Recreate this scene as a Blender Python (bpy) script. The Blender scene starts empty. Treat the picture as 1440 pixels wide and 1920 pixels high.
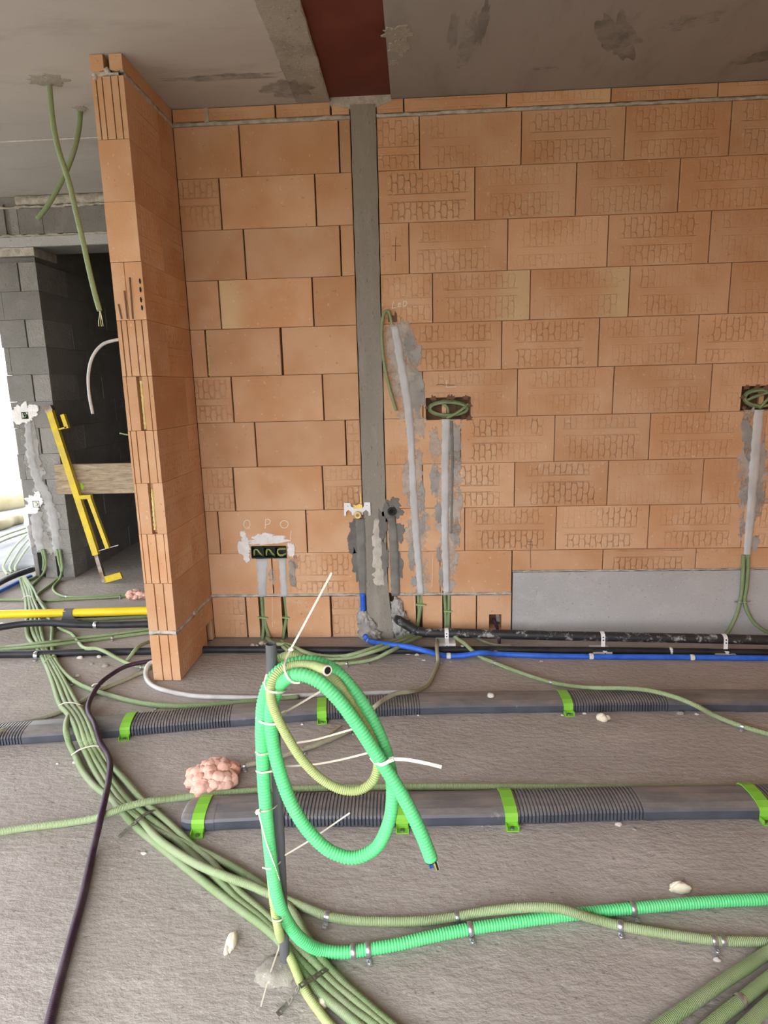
import bpy, math, random
import numpy as np
from mathutils import Vector, Matrix, noise as mnoise

random.seed(7)
SC = bpy.context.scene
COL = SC.collection

# ---------------------------------------------------------------- camera, sky, light, exposure
CAM = np.array([0.0447, -3.4619, 1.4455])
RGT = np.array([0.99848745, 0.04895347, -0.02502757])
UPV = np.array([0.01490619, 0.1971259, 0.98026485])
FWD = np.array([-0.05292095, 0.97915522, -0.19609803])
FPX = 1176.1
cd = bpy.data.cameras.new('camera')
cd.sensor_fit = 'HORIZONTAL'; cd.sensor_width = 36.0; cd.lens = 36.0 * FPX / 1440.0
cd.clip_start = 0.05; cd.clip_end = 200
co = bpy.data.objects.new('camera', cd); COL.objects.link(co)
co.matrix_world = Matrix(((RGT[0], UPV[0], -FWD[0], CAM[0]), (RGT[1], UPV[1], -FWD[1], CAM[1]),
                          (RGT[2], UPV[2], -FWD[2], CAM[2]), (0, 0, 0, 1)))
SC.camera = co

world = bpy.data.worlds.new('overcast_sky'); SC.world = world
world.use_nodes = True
wb = world.node_tree.nodes['Background']
wb.inputs['Color'].default_value = (0.93, 0.97, 1.02, 1)
# overcast sky: three times brighter overhead than at the horizon
_n = world.node_tree; _tc = _n.nodes.new('ShaderNodeTexCoord'); _sx = _n.nodes.new('ShaderNodeSeparateXYZ')
_mr = _n.nodes.new('ShaderNodeMapRange'); _mr.inputs['To Min'].default_value = 0.6; _mr.inputs['To Max'].default_value = 1.8
_n.links.new(_tc.outputs['Generated'], _sx.inputs[0]); _n.links.new(_sx.outputs[2], _mr.inputs['Value'])
_n.links.new(_mr.outputs[0], wb.inputs['Strength'])
# light paths: three diffuse bounces are enough for this open room
SC.cycles.max_bounces = 5; SC.cycles.diffuse_bounces = 3; SC.cycles.glossy_bounces = 2; SC.cycles.transmission_bounces = 2; SC.cycles.transparent_max_bounces = 6
SC.cycles.caustics_reflective = False; SC.cycles.caustics_refractive = False
SC.view_settings.view_transform = 'Standard'
SC.view_settings.look = 'None'
SC.view_settings.gamma = 1.0
SC.view_settings.use_curve_mapping = False
SC.view_settings.exposure = 3.10

# ---------------------------------------------------------------- where a sight line meets the floor or a wall of the surveyed room
def _ray(x, y):
    return FWD + RGT * ((x - 720) / FPX) - UPV * ((y - 960) / FPX)
def F(x, y, z=0.0):
    d = _ray(x, y); return Vector(CAM + d * ((z - CAM[2]) / d[2]))
def W(x, y, Y=0.0):
    d = _ray(x, y); return Vector(CAM + d * ((Y - CAM[1]) / d[1]))

# ---------------------------------------------------------------- materials
def nmat(name):
    m = bpy.data.materials.new(name); m.use_nodes = True
    nt = m.node_tree; b = nt.nodes['Principled BSDF']
    return m, nt, b
def N(nt, t, **kw):
    n = nt.nodes.new(t)
    for k, v in kw.items():
        if hasattr(n, k) and k not in n.inputs: setattr(n, k, v)
        else: n.inputs[k].default_value = v
    return n
def L(nt, a, b): nt.links.new(a, b)
def math_(nt, op, a, b=None, c=None, clamp=False):
    n = nt.nodes.new('ShaderNodeMath'); n.operation = op; n.use_clamp = clamp
    for i, v in enumerate((a, b, c)):
        if v is None: continue
        if isinstance(v, (int, float)): n.inputs[i].default_value = v
        else: nt.links.new(v, n.inputs[i])
    return n.outputs[0]
def mixc(nt, f, a, b, mode='MIX'):
    n = nt.nodes.new('ShaderNodeMix'); n.data_type = 'RGBA'; n.blend_type = mode
    for s, v in ((n.inputs['Factor'], f), (n.inputs['A'], a), (n.inputs['B'], b)):
        if isinstance(v, (int, float)): s.default_value = v
        elif isinstance(v, tuple): s.default_value = v + (1,) if len(v) == 3 else v
        else: nt.links.new(v, s)
    return n.outputs['Result']
def ramp(nt, v, lo, hi, a=0.0, b=1.0):
    n = nt.nodes.new('ShaderNodeMapRange'); n.interpolation_type = 'SMOOTHSTEP'
    n.inputs['From Min'].default_value = lo; n.inputs['From Max'].default_value = hi
    n.inputs['To Min'].default_value = a; n.inputs['To Max'].default_value = b
    nt.links.new(v, n.inputs['Value']); return n.outputs['Result']
def bump(nt, bsdf, h, strength, dist):
    n = nt.nodes.new('ShaderNodeBump'); n.inputs['Strength'].default_value = strength
    n.inputs['Distance'].default_value = dist
    nt.links.new(h, n.inputs['Height']); nt.links.new(n.outputs['Normal'], bsdf.inputs['Normal'])
def noise(nt, vec, scale, detail=4, rough=0.55, dist=0.0):
    n = N(nt, 'ShaderNodeTexNoise'); n.inputs['Scale'].default_value = scale
    n.inputs['Detail'].default_value = detail; n.inputs['Roughness'].default_value = rough
    n.inputs['Distortion'].default_value = dist
    if vec is not None: nt.links.new(vec, n.inputs['Vector'])
    return n.outputs['Fac']
def mapping(nt, vec, scale=(1, 1, 1), loc=(0, 0, 0), rot=(0, 0, 0)):
    n = nt.nodes.new('ShaderNodeMapping'); n.inputs['Scale'].default_value = scale
    n.inputs['Location'].default_value = loc; n.inputs['Rotation'].default_value = rot
    nt.links.new(vec, n.inputs['Vector']); return n.outputs['Vector']

def generic(name, c1, c2, scale=6, rough=0.8, bscale=60, bstr=0.3, bdist=0.002, metal=0.0, spec=0.3, world_co=False):
    m, nt, b = nmat(name)
    if world_co: v = N(nt, 'ShaderNodeNewGeometry').outputs['Position']
    else: v = N(nt, 'ShaderNodeTexCoord').outputs['Object']
    f = ramp(nt, noise(nt, v, scale, 2), 0.3, 0.7)
    L(nt, mixc(nt, f, c1, c2), b.inputs['Base Color'])
    b.inputs['Roughness'].default_value = rough; b.inputs['Metallic'].default_value = metal
    b.inputs['Specular IOR Level'].default_value = spec
    if bstr >= 0.2: bump(nt, b, noise(nt, v, bscale, 2), bstr, bdist)
    return m

def conduit(name, c, pitch=0.0042, rough=0.5, bstr=0.6, dust=(0.42, 0.38, 0.32), dustf=0.35):
    """corrugated plastic: rings across the length, some site dust"""
    m, nt, b = nmat(name)
    at = N(nt, 'ShaderNodeAttribute', attribute_name='along')
    s = math_(nt, 'SINE', math_(nt, 'MULTIPLY', at.outputs['Fac'], 2 * math.pi / (pitch or 1.0)))
    v = N(nt, 'ShaderNodeNewGeometry').outputs['Position']
    f = ramp(nt, noise(nt, v, 9, 2), 0.45, 0.75, 0, dustf)
    col = mixc(nt, f, c, dust)
    if pitch:
        g = math_(nt, 'MULTIPLY_ADD', s, 0.10, 0.90)
        col = mixc(nt, 1.0, col, g, 'MULTIPLY')
    L(nt, col, b.inputs['Base Color'])
    b.inputs['Roughness'].default_value = rough; b.inputs['Specular IOR Level'].default_value = 0.3
    bump(nt, b, s, bstr, 0.0008)
    return m

def mat_brick():
    m, nt, b = nmat('fired_clay')
    tc = N(nt, 'ShaderNodeTexCoord').outputs['Object']
    oi = N(nt, 'ShaderNodeObjectInfo')
    sc = N(nt, 'ShaderNodeSeparateColor'); L(nt, oi.outputs['Color'], sc.inputs[0])
    R, G, B = sc.outputs[0], sc.outputs[1], sc.outputs[2]; A = oi.outputs['Alpha']; rnd = oi.outputs['Random']
    va = N(nt, 'ShaderNodeVectorMath', operation='ADD'); L(nt, tc, va.inputs[0])
    cb = N(nt, 'ShaderNodeCombineXYZ'); off = math_(nt, 'MULTIPLY', rnd, 37.0)
    for i in range(3): L(nt, off, cb.inputs[i])
    L(nt, cb.outputs[0], va.inputs[1]); v = va.outputs[0]
    sx = N(nt, 'ShaderNodeSeparateXYZ'); L(nt, tc, sx.inputs[0]); X, Z = sx.outputs[0], sx.outputs[2]
    big = ramp(nt, noise(nt, v, 3.2, 2), 0.3, 0.7)
    col = mixc(nt, big, (0.57, 0.305, 0.160), (0.65, 0.40, 0.245))
    dusty = ramp(nt, noise(nt, v, 7, 3, 0.7), 0.5, 0.8, 0, 0.4)
    col = mixc(nt, dusty, col, (0.66, 0.46, 0.32))
    pale = math_(nt, 'MULTIPLY', B, ramp(nt, math_(nt, 'ADD', X, math_(nt, 'MULTIPLY', big, 0.05)), 0.07, 0.26))
    pale2 = math_(nt, 'MULTIPLY', math_(nt, 'SUBTRACT', 1.0, A), ramp(nt, math_(nt, 'SUBTRACT', math_(nt, 'MULTIPLY', big, 0.05), X), 0.07, 0.26))
    col = mixc(nt, math_(nt, 'MAXIMUM', pale, pale2), col, (0.67, 0.50, 0.29))
    # the mat of oblong pads pressed into the face
    zs = math_(nt, 'ADD', Z, math_(nt, 'MULTIPLY', math_(nt, 'SUBTRACT', rnd, 0.5), 0.07))
    wob = math_(nt, 'MULTIPLY', math_(nt, 'SUBTRACT', noise(nt, v, 22, 0), 0.5), 0.009)
    xx = math_(nt, 'DIVIDE', math_(nt, 'ADD', math_(nt, 'ADD', X, math_(nt, 'MULTIPLY', rnd, 0.5)), wob), 0.031)
    colm = math_(nt, 'FLOOR', xx)
    pu = math_(nt, 'MULTIPLY', math_(nt, 'SUBTRACT', math_(nt, 'FRACT', xx), 0.5), 0.031)
    zz = math_(nt, 'ADD', math_(nt, 'DIVIDE', math_(nt, 'ADD', zs, wob), 0.066), math_(nt, 'MULTIPLY', colm, 0.46))
    pv = math_(nt, 'MULTIPLY', math_(nt, 'SUBTRACT', math_(nt, 'FRACT', zz), 0.5), 0.066)
    pe = math_(nt, 'MAXIMUM', math_(nt, 'SUBTRACT', math_(nt, 'ABSOLUTE', pv), 0.0185), 0.0)
    pd = math_(nt, 'SQRT', math_(nt, 'ADD', math_(nt, 'MULTIPLY', pe, pe), math_(nt, 'MULTIPLY', pu, pu)))
    pill = ramp(nt, pd, 0.0098, 0.0165)
    az = math_(nt, 'ABSOLUTE', zs)
    band = math_(nt, 'MULTIPLY', ramp(nt, az, 0.016, 0.022), ramp(nt, math_(nt, 'ABSOLUTE', Z), 0.104, 0.118, 1, 0))
    xm = ramp(nt, math_(nt, 'ADD', math_(nt, 'ABSOLUTE', X), math_(nt, 'MULTIPLY', noise(nt, v, 5, 0), 0.09)), 0.215, 0.25, 1, 0)
    line = ramp(nt, math_(nt, 'ABSOLUTE', math_(nt, 'SUBTRACT', az, 0.019)), 0.0, 0.005, 1, 0)
    fade = ramp(nt, noise(nt, v, 3.5, 1), 0.3, 0.6, 0.15, 1.0)
    gr = math_(nt, 'MAXIMUM', math_(nt, 'MULTIPLY', pill, band), math_(nt, 'MULTIPLY', line, 0.9))
    sn = N(nt, 'ShaderNodeSeparateXYZ'); L(nt, N(nt, 'ShaderNodeTexCoord').outputs['Normal'], sn.inputs[0])
    gr = math_(nt, 'MULTIPLY', gr, ramp(nt, sn.outputs[1], -0.8, -0.5, 1, 0))
    gr = math_(nt, 'MULTIPLY', math_(nt, 'MULTIPLY', gr, xm), math_(nt, 'MULTIPLY', fade, R))
    col = mixc(nt, math_(nt, 'MULTIPLY', gr, 0.20), col, (0.33, 0.155, 0.08))
    # burnt specks and pale lime specks
    col = mixc(nt, ramp(nt, noise(nt, v, 55, 1), 0.72, 0.78, 0, 0.35), col, (0.20, 0.09, 0.05))
    col = mixc(nt, ramp(nt, noise(nt, v, 42, 1), 0.70, 0.76, 0, 0.35), col, (0.75, 0.62, 0.48))
    hsv = N(nt, 'ShaderNodeHueSaturation')
    L(nt, math_(nt, 'ADD', math_(nt, 'MULTIPLY', math_(nt, 'SUBTRACT', rnd, 0.5), 0.15), math_(nt, 'ADD', G, 0.5)), hsv.inputs['Value'])
    L(nt, col, hsv.inputs['Color']); L(nt, hsv.outputs[0], b.inputs['Base Color'])
    b.inputs['Roughness'].default_value = 0.9; b.inputs['Specular IOR Level'].default_value = 0.15
    h = math_(nt, 'SUBTRACT', math_(nt, 'MULTIPLY', noise(nt, v, 110, 2), 0.16), gr)
    bump(nt, b, h, 0.75, 0.007)
    return m

def mat_concrete(name, c1, c2, c3, stretch=(1, 1, 1), rough=0.92, bs=0.5, bd=0.004, fine=45, speck=True):
    m, nt, b = nmat(name)
    p = N(nt, 'ShaderNodeNewGeometry').outputs['Position']
    v = mapping(nt, p, stretch)
    a = ramp(nt, noise(nt, v, 0.9, 3, 0.6), 0.3, 0.7)
    col = mixc(nt, a, c1, c2)
    col = mixc(nt, ramp(nt, noise(nt, v, 4.5, 4, 0.7), 0.48, 0.75, 0, 0.6), col, c3)
    if speck:
        col = mixc(nt, ramp(nt, noise(nt, v, 70, 2, 0.7), 0.60, 0.72, 0, 0.5), col, tuple(min(1, x * 1.5) for x in c2))
        col = mixc(nt, ramp(nt, noise(nt, v, 44, 2, 0.75), 0.26, 0.38, 0.75, 0), col, tuple(x * 0.45 for x in c1))
    L(nt, col, b.inputs['Base Color'])
    b.inputs['Roughness'].default_value = rough; b.inputs['Specular IOR Level'].default_value = 0.2
    if bs <= 0.2: return m
    h = math_(nt, 'ADD', noise(nt, v, fine, 4, 0.65), math_(nt, 'MULTIPLY', noise(nt, v, 6, 1), 0.7))
    bump(nt, b, h, bs, bd)
    return m

def mat_smear(name, c1, c2, lo=0.42, hi=0.55, scale=16, amax=1.0):
    """thin trowelled smear that breaks up into the brick behind it"""
    m, nt, b = nmat(name)
    p = N(nt, 'ShaderNodeNewGeometry').outputs['Position']
    f = noise(nt, p, scale, 6, 0.65)
    L(nt, mixc(nt, ramp(nt, noise(nt, p, 8, 4), 0.35, 0.65), c1, c2), b.inputs['Base Color'])
    L(nt, ramp(nt, f, lo, hi, 0.0, amax), b.inputs['Alpha'])
    b.inputs['Roughness'].default_value = 0.9; b.inputs['Specular IOR Level'].default_value = 0.2
    return m

def mat_duct():
    m, nt, b = nmat('slate_plastic')
    g = N(nt, 'ShaderNodeNewGeometry'); p = g.outputs['Position']
    sx = N(nt, 'ShaderNodeSeparateXYZ'); L(nt, g.outputs['Normal'], sx.inputs[0])
    up = ramp(nt, sx.outputs[2], 0.35, 0.95)
    dn = ramp(nt, noise(nt, mapping(nt, p, (1, 3, 1)), 7, 5, 0.7), 0.25, 0.7, 0.25, 0.8)
    col = mixc(nt, ramp(nt, noise(nt, p, 12, 4), 0.3, 0.7), (0.060, 0.064, 0.082), (0.085, 0.089, 0.110))
    col = mixc(nt, math_(nt, 'MULTIPLY', up, dn), col, (0.27, 0.235, 0.21))
    col = mixc(nt, ramp(nt, noise(nt, p, 14, 5, 0.75), 0.66, 0.72, 0, 0.6), col, (0.33, 0.31, 0.30))
    L(nt, col, b.inputs['Base Color']); b.inputs['Roughness'].default_value = 0.42
    b.inputs['Specular IOR Level'].default_value = 0.4
    return m

def mat_blackpipe():
    m, nt, b = nmat('black_foam_lagging')
    p = N(nt, 'ShaderNodeNewGeometry').outputs['Position']
    col = mixc(nt, ramp(nt, noise(nt, p, 22, 5, 0.75), 0.52, 0.66, 0, 0.85), (0.018, 0.018, 0.02), (0.42, 0.40, 0.39))
    L(nt, col, b.inputs['Base Color']); b.inputs['Roughness'].default_value = 0.55
    bump(nt, b, noise(nt, p, 60, 4), 0.3, 0.002)
    return m

M = {}
M['brick'] = mat_brick()
M['core'] = generic('hollow_clay_core', (0.14, 0.075, 0.045), (0.20, 0.11, 0.07), 8)
M['mortar'] = generic('grey_mortar', (0.38, 0.345, 0.30), (0.56, 0.51, 0.445), 25, 0.95, 90, 0.8, 0.006, world_co=True)
M['floor'] = mat_concrete('raw_screed', (0.345, 0.306, 0.278), (0.41, 0.370, 0.342), (0.495, 0.452, 0.42), (0.8, 1.35, 1), bs=0.65, bd=0.010, fine=30)
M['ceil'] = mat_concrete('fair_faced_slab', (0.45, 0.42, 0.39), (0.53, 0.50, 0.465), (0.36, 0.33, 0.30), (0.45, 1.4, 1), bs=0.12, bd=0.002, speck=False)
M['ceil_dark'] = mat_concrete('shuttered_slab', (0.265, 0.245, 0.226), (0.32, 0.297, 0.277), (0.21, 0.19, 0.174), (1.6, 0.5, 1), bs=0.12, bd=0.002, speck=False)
M['rough_band'] = mat_concrete('rough_cast_band', (0.30, 0.275, 0.235), (0.42, 0.39, 0.335), (0.17, 0.155, 0.13), (1, 1, 1), bs=0.6, bd=0.006)
M['pillar'] = mat_concrete('pillar_concrete', (0.26, 0.232, 0.198), (0.315, 0.285, 0.246), (0.39, 0.355, 0.31), (3, 3, 0.7), bs=0.25, bd=0.003)
M['lintel'] = mat_concrete('precast_concrete', (0.40, 0.39, 0.39), (0.47, 0.46, 0.46), (0.55, 0.54, 0.53), (1, 1, 1.6), bs=0.2, bd=0.002)
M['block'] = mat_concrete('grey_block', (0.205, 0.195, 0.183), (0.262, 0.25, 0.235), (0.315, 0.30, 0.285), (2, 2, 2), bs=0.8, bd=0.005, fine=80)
M['block_rough'] = mat_concrete('split_block', (0.265, 0.253, 0.238), (0.33, 0.315, 0.297), (0.40, 0.38, 0.36), (2, 2, 2), bs=1.0, bd=0.010, fine=30)
M['steel_red'] = generic('red_primer_steel', (0.105, 0.022, 0.016), (0.14, 0.034, 0.026), 4, 0.55, 40, 0.08, 0.001)
M['plaster'] = generic('fresh_grey_plaster', (0.50, 0.49, 0.495), (0.60, 0.59, 0.595), 9, 0.85, 55, 0.35, 0.003, world_co=True)
M['plaster_pier'] = generic('grey_pier_plaster', (0.34, 0.33, 0.325), (0.43, 0.42, 0.415), 12, 0.9, 50, 0.5, 0.004, world_co=True)
M['plaster_dark'] = generic('damp_cement', (0.165, 0.155, 0.142), (0.235, 0.222, 0.205), 12, 0.85, 50, 0.5, 0.004, world_co=True)
M['plaster_lump'] = generic('lumpy_cement', (0.29, 0.275, 0.255), (0.44, 0.415, 0.39), 14, 0.9, 40, 0.9, 0.008, world_co=True)
M['smear'] = mat_smear('cement_smear', (0.44, 0.415, 0.39), (0.32, 0.30, 0.28), 0.34, 0.50, 7, 0.88)
M['smear_pale'] = mat_smear('pale_smear', (0.62, 0.54, 0.47), (0.54, 0.49, 0.445), 0.30, 0.62, 9, 0.72)
M['peel'] = generic('pale_peeling_concrete', (0.46, 0.415, 0.36), (0.58, 0.53, 0.465), 18, 0.95, 60, 0.8, 0.006, world_co=True)
M['smear_dark'] = mat_smear('dark_cement_smear', (0.15, 0.14, 0.13), (0.21, 0.195, 0.18), 0.28, 0.40, 7)
M['white_plaster'] = generic('white_gypsum', (0.78, 0.75, 0.73), (0.86, 0.84, 0.83), 20, 0.8, 60, 0.8, 0.005, world_co=True)
M['chalk'] = generic('chalk', (0.80, 0.70, 0.55), (0.86, 0.78, 0.66), 40, 1, bstr=0)
M['pencil'] = generic('pencil_smudge', (0.16, 0.08, 0.05), (0.22, 0.12, 0.07), 40, 1, bstr=0)
M['green'] = conduit('bright_green_plastic', (0.125, 0.63, 0.24), 0.0, 0.42, 0.0, dustf=0.08)
M['olive'] = conduit('olive_plastic', (0.40, 0.47, 0.19), 0.0, 0.5, 0.0, dustf=0.15)
M['cond'] = conduit('sage_conduit', (0.255, 0.345, 0.165), 0.0048, 0.5, 0.55)
M['cond_pale'] = conduit('dusty_sage_conduit', (0.325, 0.415, 0.215), 0.0048, 0.5, 0.6, dustf=0.25)
M['cond_tan'] = conduit('dust_covered_conduit', (0.38, 0.37, 0.25), 0.0048, 0.6, 0.5, dustf=0.6)
M['cond_white'] = conduit('grey_white_conduit', (0.62, 0.61, 0.61), 0.005, 0.5, 0.3, (0.36, 0.31, 0.25), 0.5)
M['purple'] = conduit('aubergine_conduit', (0.040, 0.012, 0.034), 0.0055, 0.45, 0.4, dustf=0.08)
M['pole'] = generic('grey_pvc', (0.095, 0.098, 0.105), (0.12, 0.122, 0.13), 6, 0.45, 40, 0.05)
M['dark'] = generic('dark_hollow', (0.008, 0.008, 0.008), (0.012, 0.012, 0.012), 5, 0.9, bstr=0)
M['duct'] = mat_duct()
M['clamp'] = generic('lime_plastic', (0.20, 0.50, 0.045), (0.24, 0.55, 0.06), 9, 0.45, 40, 0.05)
M['metal'] = generic('galvanised_steel', (0.42, 0.42, 0.45), (0.62, 0.62, 0.64), 60, 0.35, 50, 0.1, 0.001, 0.85, 0.5)
M['metal_old'] = generic('tarnished_strap', (0.14, 0.13, 0.10), (0.24, 0.23, 0.19), 60, 0.5, 50, 0.2, 0.001, 0.6, 0.5)
M['tie'] = generic('natural_nylon', (0.68, 0.60, 0.50), (0.76, 0.70, 0.60), 12, 0.45, bstr=0)
M['tie_green'] = generic('green_tie', (0.28, 0.40, 0.16), (0.34, 0.46, 0.2), 12, 0.5, bstr=0)
M['blue'] = generic('blue_pipe', (0.026, 0.115, 0.58), (0.045, 0.16, 0.68), 18, 0.4, 60, 0.2, 0.002)
M['black'] = mat_blackpipe()
M['black_clean'] = generic('black_rubber', (0.016, 0.016, 0.019), (0.03, 0.03, 0.034), 12, 0.5, 50, 0.15)
M['yellow'] = generic('yellow_gas_pipe', (0.76, 0.55, 0.02), (0.82, 0.62, 0.03), 7, 0.35, bstr=0)
M['yellow_paint'] = generic('worn_yellow_paint', (0.74, 0.55, 0.02), (0.58, 0.43, 0.06), 14, 0.5, 60, 0.2)
M['rust'] = generic('bare_rusty_steel', (0.16, 0.10, 0.07), (0.36, 0.31, 0.28), 20, 0.5, 60, 0.3, 0.001, 0.6)
M['wood'] = None
M['foam_pink'] = generic('pink_gun_foam', (0.74, 0.40, 0.31), (0.82, 0.52, 0.43), 14, 0.85, 60, 0.6, 0.004)
M['foam_cream'] = generic('cream_gun_foam', (0.72, 0.63, 0.48), (0.80, 0.74, 0.62), 30, 0.8, 60, 0.4, 0.003)
M['foam_yellow'] = generic('yellow_gun_foam', (0.62, 0.46, 0.16), (0.72, 0.58, 0.28), 40, 0.85, 70, 0.9, 0.006)
M['white_metal'] = generic('white_plate', (0.80, 0.80, 0.80), (0.86, 0.86, 0.86), 10, 0.4, bstr=0)
M['brass'] = generic('brass', (0.55, 0.36, 0.11), (0.68, 0.48, 0.18), 30, 0.3, bstr=0, metal=0.9)
M['white_plastic'] = generic('white_plastic', (0.70, 0.69, 0.66), (0.78, 0.77, 0.74), 18, 0.5, bstr=0)
M['box_plastic'] = generic('dark_green_box', (0.012, 0.028, 0.016), (0.02, 0.04, 0.024), 10, 0.5, bstr=0)
M['wire_green'] = generic('wire_sheath', (0.22, 0.34, 0.14), (0.30, 0.40, 0.18), 20, 0.5, bstr=0)
M['wire_yellow'] = generic('wire_yellow', (0.55, 0.50, 0.10), (0.62, 0.56, 0.14), 20, 0.5, bstr=0)
M['wire_blue'] = generic('wire_blue', (0.03, 0.10, 0.42), (0.04, 0.13, 0.5), 20, 0.4, bstr=0)
M['wire_red'] = generic('wire_brown', (0.22, 0.06, 0.03), (0.28, 0.08, 0.04), 20, 0.4, bstr=0)
M['wire_pale'] = generic('wire_pale', (0.55, 0.55, 0.50), (0.62, 0.62, 0.58), 20, 0.4, bstr=0)
M['ground'] = generic('bright_site_ground', (0.11, 0.11, 0.08), (0.16, 0.15, 0.12), 0.8, 0.95, 10, 0.3, 0.02, world_co=True)
M['sheet'] = generic('white_membrane', (0.30, 0.31, 0.33), (0.38, 0.38, 0.40), 5, 0.7, 20, 0.3, 0.01)
M['roll'] = generic('cream_insulation', (0.40, 0.35, 0.20), (0.46, 0.41, 0.27), 5, 0.8, 20, 0.3, 0.01)
M['chip'] = generic('pale_mortar_chip', (0.50, 0.46, 0.42), (0.66, 0.62, 0.58), 40, 0.9, 80, 0.5)
M['chip_dark'] = generic('grey_mortar_chip', (0.24, 0.22, 0.20), (0.34, 0.32, 0.29), 40, 0.9, 80, 0.5)
M['spray'] = generic('neon_marking', (0.40, 0.75, 0.02), (0.45, 0.8, 0.04), 30, 0.8, bstr=0)

def mat_wood():
    m, nt, b = nmat('weathered_board')
    v = N(nt, 'ShaderNodeTexCoord').outputs['Object']
    g = noise(nt, mapping(nt, v, (1.2, 9, 9)), 5, 6, 0.65, 0.6)
    col = mixc(nt, ramp(nt, g, 0.3, 0.7), (0.26, 0.19, 0.12), (0.48, 0.38, 0.26))
    col = mixc(nt, ramp(nt, noise(nt, mapping(nt, v, (2, 40, 40)), 6, 3), 0.58, 0.66, 0, 0.7), col, (0.12, 0.085, 0.055))
    L(nt, col, b.inputs['Base Color']); b.inputs['Roughness'].default_value = 0.85
    bump(nt, b, g, 0.4, 0.003)
    return m
M['wood'] = mat_wood()

# ---------------------------------------------------------------- object helpers
def _wloc(o):
    v = Vector((0, 0, 0))
    while o: v += o.location; o = o.parent
    return v
def obj(name, verts, faces, mat, parent=None, smooth=False, along=None, center=True):
    """one mesh object from world-space geometry; origin at its bottom centre"""
    va = np.array(verts, dtype=float)
    lo, hi = va.min(0), va.max(0)
    org = np.array([(lo[0] + hi[0]) / 2, (lo[1] + hi[1]) / 2, lo[2]]) if center else np.zeros(3)
    me = bpy.data.meshes.new(name)
    me.from_pydata((va - org).tolist(), [], faces if isinstance(faces, list) else faces.tolist())
    me.materials.append(mat if not isinstance(mat, str) else M[mat])
    if smooth: me.polygons.foreach_set('use_smooth', [True] * len(me.polygons))
    if along is not None:
        a = me.attributes.new('along', 'FLOAT', 'POINT'); a.data.foreach_set('value', np.asarray(along, dtype=np.float32))
    me.update()
    o = bpy.data.objects.new(name, me); COL.objects.link(o)
    o.location = Vector(org) - (_wloc(parent) if parent else Vector((0, 0, 0)))
    if parent: o.parent = parent
    return o
def tag(o, label=None, cat=None, group=None, kind=None):
    if label: o['label'] = label
    if cat: o['category'] = cat
    if group: o['group'] = group
    if kind: o['kind'] = kind
    return o
def thing(name, label, cat, loc, group=None):
    o = bpy.data.objects.new(name, None); COL.objects.link(o)
    o.location = Vector(loc); o.empty_display_size = 0.05
    return tag(o, label, cat, group)
class MB:
    def __init__(s): s.v = []; s.f = []
    def add(s, v, f):
        n = len(s.v); s.v += [tuple(p) for p in v]; s.f += [[i + n for i in q] for q in f]; return s
    def box(s, x0, x1, y0, y1, z0, z1):
        return s.add([(x0, y0, z0), (x1, y0, z0), (x1, y1, z0), (x0, y1, z0), (x0, y0, z1), (x1, y0, z1), (x1, y1, z1), (x0, y1, z1)],
                     [[0, 3, 2, 1], [4, 5, 6, 7], [0, 1, 5, 4], [1, 2, 6, 5], [2, 3, 7, 6], [3, 0, 4, 7]])
    def bar(s, a, b, w, h, up=(0, 0, 1)):
        """rectangular bar from a to b"""
        a, b = Vector(a), Vector(b); t = (b - a).normalized(); u = Vector(up)
        side = t.cross(u)
        if side.length < 1e-4: side = t.cross(Vector((1, 0, 0)))
        side.normalize(); u = side.cross(t).normalized()
        P = []
        for c in (a, b):
            for i, j in ((-1, -1), (1, -1), (1, 1), (-1, 1)): P.append(c + side * (i * w / 2) + u * (j * h / 2))
        return s.add(P, [[0, 1, 2, 3], [7, 6, 5, 4], [0, 4, 5, 1], [1, 5, 6, 2], [2, 6, 7, 3], [3, 7, 4, 0]])
    def poly(s, pts, n):
        """prism: closed outline swept by vector n"""
        k = len(pts); n = Vector(n)
        V = [Vector(p) for p in pts] + [Vector(p) + n for p in pts]
        return s.add(V, [list(range(k))[::-1], [i + k for i in range(k)]] + [[i, (i + 1) % k, (i + 1) % k + k, i + k] for i in range(k)])
    def disc(s, c, nrm, r0, r1=None, depth=0.003, seg=14):
        """short cylinder or cone stub at c along nrm"""
        c, nrm = Vector(c), Vector(nrm).normalized(); r1 = r0 if r1 is None else r1
        a = nrm.orthogonal().normalized(); b = nrm.cross(a)
        V = [c + (a * math.cos(2 * math.pi * i / seg) + b * math.sin(2 * math.pi * i / seg)) * r0 for i in range(seg)]
        V += [c + nrm * depth + (a * math.cos(2 * math.pi * i / seg) + b * math.sin(2 * math.pi * i / seg)) * r1 for i in range(seg)]
        return s.add(V, [list(range(seg))[::-1], [i + seg for i in range(seg)]] + [[i, (i + 1) % seg, (i + 1) % seg + seg, i + seg] for i in range(seg)])
    def ring(s, c, nrm, R, r, seg=18, sub=6):
        c, nrm = Vector(c), Vector(nrm).normalized(); a = nrm.orthogonal().normalized(); b = nrm.cross(a); V = []; Fc = []
        for i in range(seg):
            th = 2 * math.pi * i / seg; e = a * math.cos(th) + b * math.sin(th)
            for j in range(sub):
                ph = 2 * math.pi * j / sub; V.append(c + e * (R + r * math.cos(ph)) + nrm * (r * math.sin(ph)))
        for i in range(seg):
            for j in range(sub):
                Fc.append([i * sub + j, ((i + 1) % seg) * sub + j, ((i + 1) % seg) * sub + (j + 1) % sub, i * sub + (j + 1) % sub])
        return s.add(V, Fc)
    def build(s, name, mat, parent=None, smooth=False): return obj(name, s.v, s.f, mat, parent, smooth)

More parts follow.
